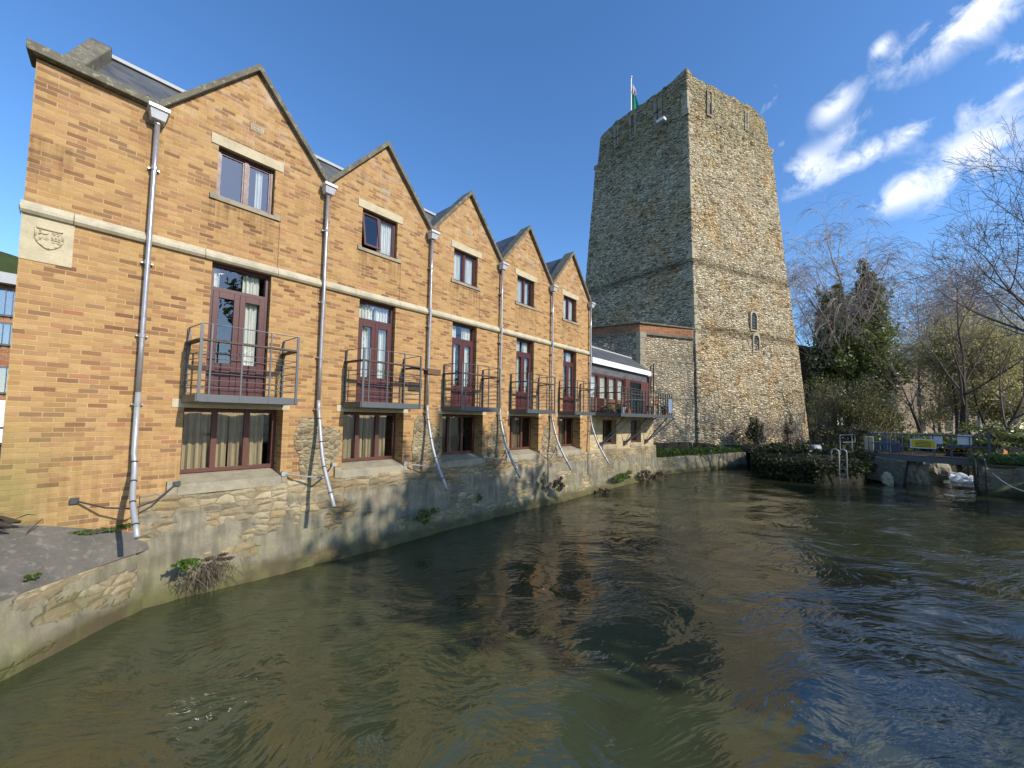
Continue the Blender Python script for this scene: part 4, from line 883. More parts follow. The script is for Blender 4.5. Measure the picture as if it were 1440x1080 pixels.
# ------------------------------------------------------------------ stone block between annex and tower
SBc, SBr, SBl = (24.41, 1.9), (28.35, -.34), (22.3, 11.5)
SB = thing('stone_house', (SBc[0], SBc[1], 1.4), 'square old rubble-stone block with a red brick parapet against the tower', 'building')
def rough_face(name, p0, p1, z0, z1, m, parent, res=.25, amp=.05, seed=0, q0=None, q1=None, steps=()):
    """vertical or battered wall face from p0..p1 (bottom) to q0..q1 (top)"""
    q0 = q0 or p0; q1 = q1 or p1; L = math.dist(p0, p1); nx = max(2, int(L / res)); nz = max(2, int((z1 - z0) / res))
    u, v = np.meshgrid(np.linspace(0, 1, nx + 1), np.linspace(0, 1, nz + 1))
    X = (p0[0] * (1 - u) + p1[0] * u) * (1 - v) + (q0[0] * (1 - u) + q1[0] * u) * v; Y = (p0[1] * (1 - u) + p1[1] * u) * (1 - v) + (q0[1] * (1 - u) + q1[1] * u) * v
    Z = z0 + (z1 - z0) * v; nn = np.array([p1[1] - p0[1], -(p1[0] - p0[0])]) / L
    d = fbm(u * L * 2.7, Z * 4.1, seed, 2) * amp * 2 + fbm(u * L * .5, Z * .6, seed + 3, 2) * amp * 1.6
    ed = np.clip(np.minimum(u, 1 - u) * L / .4, 0, 1)
    for zs, o in steps: d = d + np.where(Z > zs, o, 0)
    return grid(name, X + nn[0] * d, Y + nn[1] * d, Z, m, parent)
st_ = [(4.8, -.05), (7.3, -.06)]
rough_face('wall', SBc, SBr, -.5, 9.1, 'block', SB, .2, .03, 5, steps=st_)
rough_face('wall', SBl, SBc, -.5, 9.1, 'block', SB, .2, .03, 6)
def poly3(c, r, l, off=0.0):
    cc = Vector((*c, 0)); rr = Vector((*r, 0)); ll = Vector((*l, 0)); e1 = (rr - cc).normalized(); e2 = (ll - cc).normalized(); return e1, e2
e1, e2 = poly3(SBc, SBr, SBl)
def course(c, r, l, z0, z1, out, m, name, parent, th=.35):
    e1, e2 = poly3(c, r, l); c0 = Vector((*c, 0)); r0 = Vector((*r, 0)); l0 = Vector((*l, 0))
    n1 = Vector((e1.y, -e1.x, 0)); n2 = Vector((-e2.y, e2.x, 0))
    co = c0 + (n1 + n2) * out
    ci = c0 - (n1 + n2) * th
    a = r0 + n1 * out; b = r0 - n1 * th; d = l0 + n2 * out; e = l0 - n2 * th
    mb = MB(); mb.slab([(p.x, p.y) for p in (d, co, a, b, ci, e)], z0, z1); return mb.build(name, m, parent)
course(SBc, SBr, SBl, 9.1, 9.68, -.04, 'redbrick', 'brick_parapet', SB)
course(SBc, SBr, SBl, 9.68, 9.78, .05, 'coping', 'coping', SB)
course(SBc, SBr, SBl, 8.95, 9.1, .03, 'coping', 'string_course', SB)
course(SBc, SBr, SBl, 4.72, 4.84, .02, 'sillstone', 'string_course', SB); course(SBc, SBr, SBl, 7.25, 7.35, -.01, 'sillstone', 'string_course', SB)
mb = MB(); mb.slab([SBl, SBc, SBr, (30.5, 8)], 9.0, 9.05); mb.build('flat_roof', 'lead', SB)
n1 = Vector((e1.y, -e1.x, 0)); n2 = Vector((-e2.y, e2.x, 0))
qc = Vector((*SBc, 0)) + (n1 + n2) * .05
for k in range(20):   # dressed corner stones
    z = 1.5 + k * .38; la, lb = (.5, .28) if k % 2 else (.28, .5)
    a = qc + e1 * la; b = qc + e2 * lb; ii = qc + (e1 + e2) * .2
    MB().slab([(p.x, p.y) for p in (b, qc, a, ii)], z + .008, z + .37).build('corner_stone', 'sillstone', SB, bevel=.01)
p = Vector((*SBc, 0)) + e1 * 1.0 + n1 * .06
MB().box(p.x - .05, p.x + .05, p.y - .06, p.y, 5.1, 7.0).build('rainwater_pipe', 'leadblack', SB)

# ------------------------------------------------------------------ tower
Nb, Rb, Lb = (29.51, -0.19), (41.58, -5.44), (31.74, 11.97); Nt, Rt, Lt = (31.12, 0.88), (40.57, -3.23), (32.75, 9.77)
H0, H1 = 0.6, 31.5
TW = thing('stone_tower', (Nb[0], Nb[1], H0), 'tall square medieval rubble-stone tower with leaning walls and arrow slits', 'tower')
def lerp(a, b, f): return (a[0] + (b[0] - a[0]) * f, a[1] + (b[1] - a[1]) * f)
def par(n, r, l): return (r[0] + l[0] - n[0], r[1] + l[1] - n[1])
Fb, Ft = par(Nb, Rb, Lb), par(Nt, Rt, Lt)
def tower_corner(z): f = (z - 1.6) / (H1 - 1.6); return [lerp(a, b, f) for a, b in ((Lb, Lt), (Nb, Nt), (Rb, Rt), (Fb, Ft))]
def inset(cs, o):
    c = np.array(cs); out = []
    for i in range(4):
        a = c[i] - c[i - 1]; b = c[i] - c[(i + 1) % 4]; a = a / np.linalg.norm(a); b = b / np.linalg.norm(b); out.append(tuple(c[i] + (a + b) * o))
    return out
def tower_shell():
    """closed ring of four faces, one mesh: irregular masonry surface, set-backs and an uneven top"""
    zs = np.arange(H0, H1 + .01, .16); nz = len(zs); ring = []
    cs0 = tower_corner(H0); Ls = [math.dist(cs0[i], cs0[(i + 1) % 4]) for i in range(4)]
    ns = [int(l / .16) for l in Ls]
    X = []; Y = []; Z = []
    for z in zs:
        cs = inset(tower_corner(z), (-.13 if z > 28.2 else (.10 if z > 27.7 else 0)) + (.07 if z < 15.4 else 0) + (.08 if z < 10.2 else 0)); px, py, nx_, ny_, ss, fi = [], [], [], [], [], []
        s0 = 0
        for i in range(4):
            a, b = cs[i], cs[(i + 1) % 4]; n = ns[i]; L = math.dist(a, b); nn = ((b[1] - a[1]) / L, -(b[0] - a[0]) / L)
            for k in range(n):
                u = k / n; px.append(a[0] + (b[0] - a[0]) * u); py.append(a[1] + (b[1] - a[1]) * u); nx_.append(nn[0]); ny_.append(nn[1]); ss.append(s0 + u * Ls[i]); fi.append(i)
            s0 += Ls[i]
        px, py, nx_, ny_, ss, fi = map(np.array, (px, py, nx_, ny_, ss, fi))
        zz = np.full_like(px, z)
        d = fbm(ss * 3.3, zz * 6.1, 11, 2) * .17 + fbm(ss * .5, zz * .45, 15, 3) * .22
        wv = fbm(ss * .4, zz * 0 + 2, 21, 2) * .8
        dcor = np.min([np.hypot(px - c[0], py - c[1]) for c in cs], 0)
        d *= np.clip(dcor / .5, .45, 1)
        zt = zz + np.where(z > 30.5, fbm(ss * .8, ss * 0 + 1, 33, 3) * .25 * (z - 30.5), 0)
        # corner rises to a small peak, far left shoulder drops
        dc = np.hypot(px - cs[1][0], py - cs[1][1]); zt += np.where(z > 30.5, np.clip(1 - dc / 1.6, 0, 1) * .45 * (z - 30.5), 0)
        dl = np.hypot(px - cs[0][0], py - cs[0][1]); zt -= np.where(z > 29.5, np.clip(1 - dl / 1.8, 0, 1) * .5 * (z - 29.5) / 2, 0)
        dr = np.hypot(px - cs[2][0], py - cs[2][1]); zt -= np.where(z > 29.5, np.clip(1 - dr / 1.4, 0, 1) * .7 * (z - 29.5) / 2, 0)
        X.append(px + nx_ * d); Y.append(py + ny_ * d); Z.append(zt)
    # inner side of the parapet
    cen = np.mean(np.array(tower_corner(H1)), 0)
    for f, z in ((.86, 0.0), (.86, -2.2), (0.02, -2.2)):
        X.append(cen[0] + (X[nz - 1] - cen[0]) * f); Y.append(cen[1] + (Y[nz - 1] - cen[1]) * f); Z.append(Z[nz - 1] + z)
    X, Y, Z = map(np.array, (X, Y, Z)); X = np.hstack([X, X[:, :1]]); Y = np.hstack([Y, Y[:, :1]]); Z = np.hstack([Z, Z[:, :1]])
    return grid('masonry', X, Y, Z, 'tower', TW)
tower_shell()
mb = MB(); z = 1.2; k = 0; rq = random.Random(8)
while z < 30.2:
    h = rq.uniform(.22, .42); zz = z + h / 2
    c = inset(tower_corner(zz), (-.13 if zz > 28.2 else (.10 if zz > 27.7 else 0)) + (.07 if zz < 15.4 else 0) + (.08 if zz < 10.2 else 0) + .015)
    n_ = Vector((*c[1], 0)); er = (Vector((*c[2], 0)) - n_).normalized(); el = (Vector((*c[0], 0)) - n_).normalized(); la, lb = (rq.uniform(.40, .65), rq.uniform(.22, .32)) if k % 2 else (rq.uniform(.22, .32), rq.uniform(.40, .65))
    if rq.random() < .55: mb.slab([(p.x, p.y) for p in (n_ + el * lb, n_, n_ + er * la, n_ + er * la + el * .3, n_ + (er + el) * .3, n_ + el * lb + er * .3)], z + .012, z + h); mb.build('corner_stone', 'quoin', TW, bevel=.03); mb = MB()
    z += h; k += 1

def tower_pt(face, px, py):
    """point where the photo ray meets tower face: 'R' (lit) or 'L' (shaded); returns point, along vector, normal, up"""
    v = ray(px, py); z = 15.0
    for _ in range(30):
        c = tower_corner(z); a, b = (c[1], c[2]) if face == 'R' else (c[0], c[1])
        dx_, dy_ = b[0] - a[0], b[1] - a[1]; n = np.array([dy_, -dx_]); tt = (n @ (np.array(a) - CAMP[:2])) / (n @ v[:2]); z = CAMP[2] + tt * v[2]
    L = math.hypot(dx_, dy_); P = Vector(CAMP + tt * v); al = Vector((dx_ / L, dy_ / L, 0)); nn = Vector((dy_ / L, -dx_ / L, 0))
    return P, al, nn
def local_box(mb, P, al, nn, x0, x1, n0, n1_, z0, z1):
    vs = [P + al * x + nn * n + Vector((0, 0, z)) for z in (z0, z1) for (x, n) in ((x0, n1_), (x1, n1_), (x1, n0), (x0, n0))]
    mb.add(vs, [(0, 3, 2, 1), (4, 5, 6, 7), (0, 1, 5, 4), (1, 2, 6, 5), (2, 3, 7, 6), (3, 0, 4, 7)])
def slit(face, px, py0, py1, w, fr=.22, cross=False, top=False, name='arrow_slit', side=(1, 1)):
    P0, al, nn = tower_pt(face, px, py1); P1, _, _ = tower_pt(face, px, py0); h = P1.z - P0.z
    lean = P1 - P0; mb = MB(); o0 = -.5; o1 = -.03
    def bx(m_, x0, x1, n0, n1_, z0, z1):
        s = len(m_.v); local_box(m_, P0, al, nn, x0, x1, n0, n1_, z0, z1)
        for i in range(s, len(m_.v)):
            q = Vector(m_.v[i]); f = (q.z - P0.z) / h; q = q + Vector((lean.x, lean.y, 0)) * f; m_.v[i] = tuple(q)
    if side[0]: bx(mb, -w / 2 - fr, -w / 2, o0, o1, -.1, h + .1)
    if side[1]: bx(mb, w / 2, w / 2 + fr, o0, o1, -.1, h + .1)
    bx(mb, -w / 2 - fr, w / 2 + fr, o0, o1 - .01, -.32, -.1); bx(mb, -w / 2 - fr, w / 2 + fr, o0, o1 - .01, h + .1, h + .25)
    s = mb.build(name, 'slit', TW, bevel=.02)
    mb = MB(); bx(mb, -w / 2 - .01, w / 2 + .01, o0, o1 - .12, -.1, h + .1)
    if cross: bx(mb, -w * 2.2, w * 2.2, o0, o1 + .004, h * .36, h * .36 + w * .9)
    mb.build('opening', 'ink', s)
slit('R', 999, 130, 158, .40, .12); slit('R', 1051, 160, 178, .16, .18, True)
slit('L', 924, 139, 168, .16, .32, True); slit('L', 889, 163, 190, .35, .2); slit('L', 866, 178, 203, .14, .2, True)
# arched windows with bars
for (px, y0, y1, wo) in ((1058.5, 441, 464, .08), (1060.5, 473, 494, .16)):
    P0, al, nn = tower_pt('R', px, y1); P1, _, _ = tower_pt('R', px, y0); h = P1.z - P0.z; w = .66
    arch = [(-w / 2, 0), (w / 2, 0), (w / 2, h - w / 2)] + [(w / 2 * math.cos(a), h - w / 2 + w / 2 * math.sin(a)) for a in np.linspace(.3, 2.84, 7)] + [(-w / 2, h - w / 2)]
    ob = [(x * 1.32, z * 1.0 + (.2 if z > h * .5 else -.12)) for x, z in arch]; n = len(arch); mb = MB()
    f3 = lambda x, z, d_: P0 + al * x + nn * (d_ + wo) + Vector((0, 0, z)) + (P1 - P0) * 0
    vs = [f3(x, z, .07) for x, z in ob] + [f3(x, z, .07) for x, z in arch] + [f3(x, z, -.12) for x, z in arch] + [f3(x, z, -.2) for x, z in ob]
    fs = []
    for i in range(n):
        j = (i + 1) % n; fs += [(i, j, n + j, n + i), (n + i, n + j, 2 * n + j, 2 * n + i), (j, i, 3 * n + i, 3 * n + j)]
    mb.add(vs, fs); wn_ = mb.build('arched_window', 'quoin', TW)
    MB().add([f3(x, z, -.03) for x, z in arch], [tuple(range(n))]).build('opening', 'ink', wn_)
    mb = MB()
    for k in range(5): z = h * (.12 + .19 * k); mb.beam(f3(-w / 2, z, .02), f3(w / 2, z, .02), .02, .03)
    mb.beam(f3(0, 0, .025), f3(0, h, .025), .02, .02); mb.build('grille', 'galv', wn_)
P, al, nn = tower_pt('L', 935, 174)
fl = thing('floodlight', P, 'small white floodlight bracketed high on the shaded tower face', 'floodlight')
mb = MB(); local_box(mb, P, al, nn, -.35, .35, .35, .75, -.12, .12); mb.build('lamp_housing', 'whitepaint', fl, bevel=.03); mb = MB(); mb.beam(P + nn * .0, P + nn * .5, .06, .06); mb.build('bracket', 'steel', fl)
fp = thing('flagpole', (29.9 + 3.0, 8.3, 29.5), 'thin white flagpole standing on the roof of the tower', 'flagpole')
b_ = at(887.5, 165, 38.5); t_ = at(885.5, 107, 38.5); fp.location = (b_.x, b_.y, b_.z - 2); OFF[fp.name] = Vector(fp.location)
MB().tube([(b_.x, b_.y, b_.z - 2), (b_.x, b_.y, t_.z)], [.08, .06], 8).build('pole', 'whitepaint', fp); MB().lathe((b_.x, b_.y, t_.z), [(.05, 0), (.12, .06), (.12, .14), (.03, .2)], 10).build('finial', 'whitepaint', fp)
fg = thing('flag', (b_.x, b_.y, t_.z - 2.4), 'limp white and green flag hanging down its pole above the tower', 'flag')
def flagpart(zt, zb, wt, wb, m, nm):
    mb = MB(); n = 10; rws = 8; vs = []
    for j in range(rws + 1):
        f = j / rws; z = zt + (zb - zt) * f; w = wt + (wb - wt) * f
        for i in range(n + 1): u = i / n; vs.append((b_.x + CR[0] * w * u + .12 * math.sin(u * 9 + j * .3) * CF[0], b_.y + CR[1] * w * u + .12 * math.sin(u * 9 + j * .3) * CF[1] , z - .25 * u * w))
    mb.add(vs, [(j * (n + 1) + i, j * (n + 1) + i + 1, (j + 1) * (n + 1) + i + 1, (j + 1) * (n + 1) + i) for j in range(rws) for i in range(n)]); mb.build(nm, m, fg)
zt = t_.z
flagpart(zt - .7, zt - 1.6, .35, .55, 'whitecloth', 'upper_cloth'); flagpart(zt - 1.15, zt - 1.5, .30, .34, 'redcloth', 'stripe'); flagpart(zt - 1.6, zt - 3.6, .45, 1.0, 'greencloth', 'lower_cloth')

# ------------------------------------------------------------------ far-left building
LB = thing('far_office', (-4, 16, 1.6), 'modern glazed building with brick bands seen past the left corner', 'building')
mb = MB(); mb.box(-16, -1.2, 21.5, 30, 1.5, 9.6); mb.build('wall', 'redbrick', LB)
for z0, z1, m_ in ((7.6, 8.9, 'glassb'), (6.2, 7.3, 'glassb'), (3.9, 5.2, 'glassb')):
    wf = MB().box(-15.5, -1.3, 21.40, 21.46, z0, z1).build('window_band', 'bluegrey', LB); MB().box(-15.4, -1.35, 21.36, 21.39, z0 + .08, z1 - .08).build('pane', m_, wf)
    mb = MB()
    for k in range(60): mb.box(-15 + k * .22, -14.97 + k * .22, 21.30, 21.35, z0, z1)
    mb.build('fin', 'bluegrey', wf)
MB().box(-16.3, -.9, 20.9, 30, 9.1, 9.6).build('roof', 'lead', LB); MB().box(-15.5, -1.3, 21.38, 21.46, 1.6, 3.6).build('wall_panel', 'whitepaint', LB)

# ------------------------------------------------------------------ banks to the right
BK = thing('tower_quay', (25, -1, 0), 'low stone retaining wall with weeds at the foot of the tower', 'wall')
walk([(22.2, .1), (27.7, -1.25), (31.9, -2.8)], [(0.1, -1.2), (0.05, .2), (0.0, .5), (-.05, 1.0), (-.4, 1.08)], 'wall_face', 'base', BK, .15, .05, 24)
X_, Y_ = np.meshgrid(np.linspace(0, 1, 60), np.linspace(0, 1, 20))
e0 = np.array([22.3, .15]); e1_ = np.array([32.2, -2.4]); f0 = np.array([24, 3.0]); f1 = np.array([42, -6.2])
GXb = (e0[0] * (1 - X_) + e1_[0] * X_) * (1 - Y_) + (f0[0] * (1 - X_) + f1[0] * X_) * Y_; GYb = (e0[1] * (1 - X_) + e1_[1] * X_) * (1 - Y_) + (f0[1] * (1 - X_) + f1[1] * X_) * Y_
tag(grid('bank', GXb, GYb, 1.05 + .5 * Y_ + fbm(GXb, GYb, 44) * .15, 'grass'), kind='structure')
def bank(poly, z, m='mud', seed=0, label=None):
    P = np.array(poly); c = P.mean(0); n = 120; per = []
    for i in range(len(P)):
        a, b = P[i], P[(i + 1) % len(P)]; k = max(2, int(np.linalg.norm(b - a) / .3))
        for j in range(k): per.append(a + (b - a) * j / k)
    per = np.array(per); rows = [(1.03, -1.3), (1.0, .1), (.985, z * .7), (.96, z), (.8, z + .1), (.5, z + .15), (.05, z + .2)]
    X = np.array([[c[0] + (p[0] - c[0]) * f for p in per] + [c[0] + (per[0][0] - c[0]) * f] for f, _ in rows]); Y = np.array([[c[1] + (p[1] - c[1]) * f for p in per] + [c[1] + (per[0][1] - c[1]) * f] for f, _ in rows])
    Z = np.array([[zz] * (len(per) + 1) for _, zz in rows]) + fbm(X * 1.3, Y * 1.3, seed, 3) * .3
    return tag(grid('bank', X, Y, Z, m), kind='structure')
bank([(31.6, -3.3), (27.1, -4.2), (25.9, -7.4), (27.6, -9.0), (33, -9.6), (48, -14), (60, -10), (60, 4), (40, 0)], 1.25, 'mud', 50)
bank([(29.0, -13.2), (29.0, -15.0), (24, -17.0), (18, -19), (30, -30), (60, -34), (60, -24), (46, -21)], 1.35, 'mud', 51)
bank([(5, -19.5), (18, -18.6), (30, -26), (30, -40), (-20, -40), (-20, -24)], 1.2, 'mud', 52)
# ivy over the dark bank, weeds at the tower foot
def ground_cover(name, poly, n, z0, z1, size, m, label, seed):
    rg = np.random.RandomState(seed); P = np.array(poly); out = []
    while len(out) < n:
        q = P.min(0) + rg.rand(n, 2) * (P.max(0) - P.min(0)); k = inside(q[:, 0], q[:, 1], [tuple(p) for p in P]); out += q[k].tolist()
    q = np.array(out[:n]); h = fbm(q[:, 0] * 1.5, q[:, 1] * 1.5, seed, 3) + .5
    z = z0 + (z1 - z0) * rg.rand(n) * (0.3 + h)
    o = leaves(name, np.column_stack([q, z]), size, m, None, seed=seed); return tag(o, label, None, None, 'stuff')
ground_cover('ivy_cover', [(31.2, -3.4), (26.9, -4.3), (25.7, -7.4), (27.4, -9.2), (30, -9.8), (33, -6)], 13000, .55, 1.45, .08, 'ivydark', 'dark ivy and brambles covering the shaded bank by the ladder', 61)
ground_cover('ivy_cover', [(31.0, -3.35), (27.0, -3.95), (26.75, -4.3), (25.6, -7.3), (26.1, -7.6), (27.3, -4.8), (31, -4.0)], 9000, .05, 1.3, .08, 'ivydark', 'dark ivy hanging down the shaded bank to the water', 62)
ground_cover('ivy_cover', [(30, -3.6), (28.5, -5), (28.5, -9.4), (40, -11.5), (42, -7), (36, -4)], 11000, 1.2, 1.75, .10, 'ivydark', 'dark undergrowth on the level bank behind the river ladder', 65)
ground_cover('weeds', [(22.9, .1), (27.8, -1.3), (32.0, -2.6), (33, -2.0), (30.5, -1.0), (28, -.3), (24, 1.3)], 11000, 1.0, 1.42, .07, 'weed', 'bright green weeds growing along the top of the wall below the tower', 63)
ground_cover('grass', [(28.3, -12.8), (28.7, -15), (34, -20), (38, -18), (33, -14.3)], 9000, 1.45, 1.8, .06, 'weed', 'short green grass on the right bank', 64)

# ------------------------------------------------------------------ footbridge and fittings
BG = thing('footbridge', at(1222, 632, 23.5), 'grey steel footbridge with railings crossing the weir channel', 'footbridge')
A = at(1222, 634, 23.0); B = at(1392, 641, 19.6); A.z = 1.55; B.z = 1.52
dv = (B - A).normalized(); pv = Vector((-dv.y, dv.x, 0)) ; pv = pv if pv.x > 0 else -pv
mb = MB(); mb.beam(A + pv * .6, B + pv * .6, 1.3, .05); mb.build('deck', 'wood', BG)
mb = MB(); mb.beam(A + Vector((0, 0, -.16)), B + Vector((0, 0, -.16)), .10, .30); mb.beam(A + pv * 1.2 + Vector((0, 0, -.16)), B + pv * 1.2 + Vector((0, 0, -.16)), .10, .30); mb.build('girder', 'galv', BG)
def railing(A, B, n, h, side, nm='railing'):
    mb = MB()
    for z in (.58, h): mb.tube([A + side + Vector((0, 0, z)), B + side + Vector((0, 0, z))], .024 if z > 1 else .03, 6)
    for k in range(n + 1):
        p = A + (B - A) * k / n + side; mb.tube([p, p + Vector((0, 0, h))], .022, 6)
    ob = mb.build(nm, 'bluegrey', BG)
    for k in range(n * 7 + 1):
        p = A + (B - A) * k / (n * 7) + side
    return ob
railing(A, B, 7, 1.12, Vector((0, 0, .02))); railing(A, B, 7, 1.12, pv * 1.2 + Vector((0, 0, .02)))
mb = MB()
for k in range(26):
    p = A + dv * (.05 + k * .085); mb.tube([p + Vector((0, 0, .06)), p + Vector((0, 0, .56))], .006, 4)
mb.build('mesh_panel', 'bluegrey', BG)
# end posts
mb = MB(); mb.box(B.x - .05, B.x + .05, B.y - .05, B.y + .05, 1.3, 2.95); mb.build('end_post', 'galv', BG)
def sign(px, py, d, w, h, m, label, name='notice', lines=None, frame=None):
    c = at(px, py, d); th = thing(name, c, label, 'sign', 'notices on the footbridge railing'); r_ = dv; n_ = -pv
    mb = MB(); mb.beam(c - r_ * w / 2, c + r_ * w / 2, .03, h); b = mb.build('board', m, th)
    if frame:
        cc = c + n_ * .02; mb = MB(); mb.beam(cc - r_ * (w / 2 - frame), cc + r_ * (w / 2 - frame), .012, h - 2 * frame); mb.build('face', 'yellow', th)
    for k in range(lines or 0):
        cc = c + n_ * .030 + Vector((0, 0, h * .30 - k * h * .6 / max(1, lines - 1))); ww = w * (.30 if k else .18)
        mb = MB(); mb.beam(cc - r_ * ww, cc + r_ * ww, .006, h * .055); mb.build('text_line', 'ink' if k else 'redcloth', th)
    return th
def ondeck(f, z, out): return A + (B - A) * f + Vector((0, 0, z)) - pv * out
def fpos(px):
    best = min(range(0, 1001), key=lambda k: abs((lambda q: CX + FPX * (q @ CR) / (q @ CF))(np.array(A + (B - A) * k / 1000) - CAMP) - px)); return best / 1000
def depth_of(p): return float((np.array(p) - CAMP) @ CF)
p = ondeck(fpos(1298), .4, .06); sign(1298, 624, depth_of(p), .98, .50, 'whitepaint', 'yellow and white warning notice fixed to the footbridge railing', 'warning_sign', 5, .05)
p = ondeck(fpos(1317), .6, -.05); sign(1317, 618, depth_of(p), .44, .46, 'whitepaint', 'square white notice on the footbridge railing beside the yellow one')
p = ondeck(fpos(1357), .6, -.05); sign(1356.5, 618.5, depth_of(p), .50, .50, 'whitepaint', 'white notice at the right end of the footbridge railing')
# ladders
def ladder(pa, pb, inland, zt, zb, m, label, lo=.05):
    th = thing('ladder', (pa + pb) / 2, label, 'ladder', 'steel river ladders'); a = Vector((pa.x, pa.y, 0)); b = Vector((pb.x, pb.y, 0)); up = Vector((0, 0, 1))
    for q in (a, b):
        r = inland.length / 2; c = q + inland / 2; dirn = inland.normalized(); pts = [q + up * zb, q + up * (zt - r)]
        for k in range(1, 8): an = math.pi * k / 8; pts.append(c - dirn * r * math.cos(an) + up * (zt - r + r * math.sin(an)))
        pts += [q + inland + up * (zt - r), q + inland + up * (zt - r - .75)]
        MB().tube(pts, .032, 8).build('stringer', m, th, smooth=True)
    z = zb + .25
    while z < zt - 1.0: MB().tube([a + up * z, b + up * z], .018, 6).build('rung', m, th); z += .27
pa = at(1179.5, 640, 20.9); pb = at(1190.5, 640, 20.75); inl = (at(1169.3, 640, 21.15) - at(1179.5, 640, 20.9)); inl.z = 0
ladder(pa, pb, inl, 1.86, .05, 'pipeend', 'pale steel river ladder with hooped handles on the dark ivy bank')
pa = at(1372, 660, 18.6); pb = at(1386, 660, 18.3); inl = at(1361.5, 660, 18.9) - pa; inl.z = 0
ladder(pa, pb, inl, 1.72, .0, 'galv', 'grey steel river ladder with hooped handles at the right end of the footbridge')
gr_ = thing('guard_rail', at(1190, 630, 22.5), 'small galvanised guard rail behind the left river ladder', 'railing'); a = at(1181, 612, 22.5); b = at(1202, 611, 22.3)
mb = MB(); mb.tube([a + Vector((0, 0, -.25)), a, b, b + Vector((0, 0, -.42)), a + Vector((0, 0, -.42)) + (b - a) * .2], .024, 6); mb.tube([b + (a - b) * .2, b + (a - b) * .2 + Vector((0, 0, -1.1))], .022, 6); mb.tube([a, a + Vector((0, 0, -1.1))], .022, 6); mb.build('frame', 'pipeend', gr_)
c = at(1144, 631, 24.5); dr = thing('drum', c, 'pale blue-white round drum lying on the dark bank by the tower', 'drum')
mb = MB(); mb.tube([c + Vector((-.12, .1, 0)), c + Vector((.22, -.25, .0))], [.24, .26], 18); mb.build('barrel', 'pipeend', dr, bevel=.04)
# piers and rocks under the bridge
pr_ = thing('bridge_pier', (A.x, A.y, 0), 'rough stone pier holding the left end of the footbridge', 'pier')
c1 = at(1240, 660, 23.0)
mb = MB(); q0 = A - dv * .1 + Vector((0, 0, -.75)); mb.beam(q0, A + dv * 1.5 + Vector((0, 0, -.95)), 1.5, 1.3); mb.build('masonry', 'coping', pr_, bevel=.05)
prr = thing('bridge_abutment', (B.x, B.y, 0), 'dark stone abutment under the right end of the footbridge', 'abutment')
c2 = at(1380, 670, 18.7)
walk([(c2.x + 2.6, c2.y - 0.1), (c2.x, c2.y), (c2.x + .6, c2.y - 1.9), (c2.x - .6, c2.y - 7)], [(0.0, -1.2), (0.0, .6), (-.04, 1.25), (-.5, 1.32), (-1.2, 1.35)], 'masonry', 'base', prr, .15, .05, 71)
def rock(c, r, seed, label, m='sillstone', sx=(1, 1, 1)):
    th = thing('boulder', c, label, 'boulder', 'boulders under the footbridge'); n = 14; u, v = np.meshgrid(np.linspace(0, 2 * math.pi, n * 2), np.linspace(0, math.pi, n))
    d = 1 + fbm(u * 1.2 + seed, v * 1.6, seed, 3) * 1.3 + np.abs(fbm(u * 2 + seed, v * 2.6, seed + 3, 2)) * .5; d = np.round(d * 7) / 7 * .5 + d * .5; d[:, -1] = d[:, 0]
    grid('stone', c[0] + r * sx[0] * d * np.sin(v) * np.cos(u), c[1] + r * sx[1] * d * np.sin(v) * np.sin(u), c[2] + r * sx[2] * d * np.cos(v), m, th, smooth=False)
rock(at(1249, 674, 21.2), .28, 1, 'pale upright stone lit by the sun beside the left pier', 'stone', (.7, .7, 1.3))
rock(at(1284, 664, 22.4), .55, 2, 'tall pale boulder under the middle of the footbridge', 'stone', (.8, .8, 1.5))
rock(at(1309, 664, 23.5), .68, 3, 'large grey rounded boulder under the footbridge', 'sillstone', (1, 1, 1.1))
rock(at(1297, 668, 21.9), .4, 4, 'small pale boulder wedged between two larger ones', 'stone', (.7, .7, 1.4))
rock(at(1420, 652, 19.5), .4, 5, 'low mossy boulder on the right bank', 'sillstone', (1.4, 1, .5))
# white water of the weir
c = at(1350, 680, 24.0); fx, fy = np.meshgrid(np.linspace(-1, 1, 50), np.linspace(-1, 1, 50)); r_ = np.array([CR[0], CR[1]]); f_ = np.array([CF[0], CF[1]])
FX = c.x + fx * 2.2 * r_[0] + fy * 2.6 * f_[0]; FY = c.y + fx * 2.2 * r_[1] + fy * 2.6 * f_[1]
FZ = -.13 + .42 * np.clip(1 - (fx - .3) ** 2, 0, 1) * (fy * .5 + .6) + fbm(FX * 3, FY * 3, 90, 4) * .5 * np.clip(1 - fx ** 2, 0, 1)
o = grid('white_water', FX, FY, FZ, 'foam'); tag(o, kind='structure')
# sluice gear and clutter at the left end of the bridge
sg = thing('sluice_gear', at(1243, 630, 24.6), 'blue-grey sluice winding gear standing behind the left end of the footbridge', 'sluice gear')
for k, (px, w, h) in enumerate(((1232, .45, .55), (1246, .6, .8), (1259, .3, .5))):
    c = at(px, 622, 24.6); MB().box(c.x - w / 2, c.x + w / 2, c.y - .2, c.y + .2, 1.5, 1.6 + h).build('gearbox', 'bluegrey', sg, bevel=.05)
    mb = MB(); mb.tube([(c.x, c.y, 1.6 + h), (c.x, c.y, 2.0 + h * .9)], .04, 8); mb.build('spindle', 'galv', sg)
    mb = MB(); pts = [c + Vector((.22 * math.cos(a) * CR[0], .22 * math.cos(a) * CR[1], .22 * math.sin(a) + .1)) - Vector((CF[0], CF[1], 0)) * .35 for a in np.linspace(0, 6.283, 17)]
    mb.tube(pts, .016, 5, False)
    if k == 1: mb.build('handwheel', 'steel', sg)
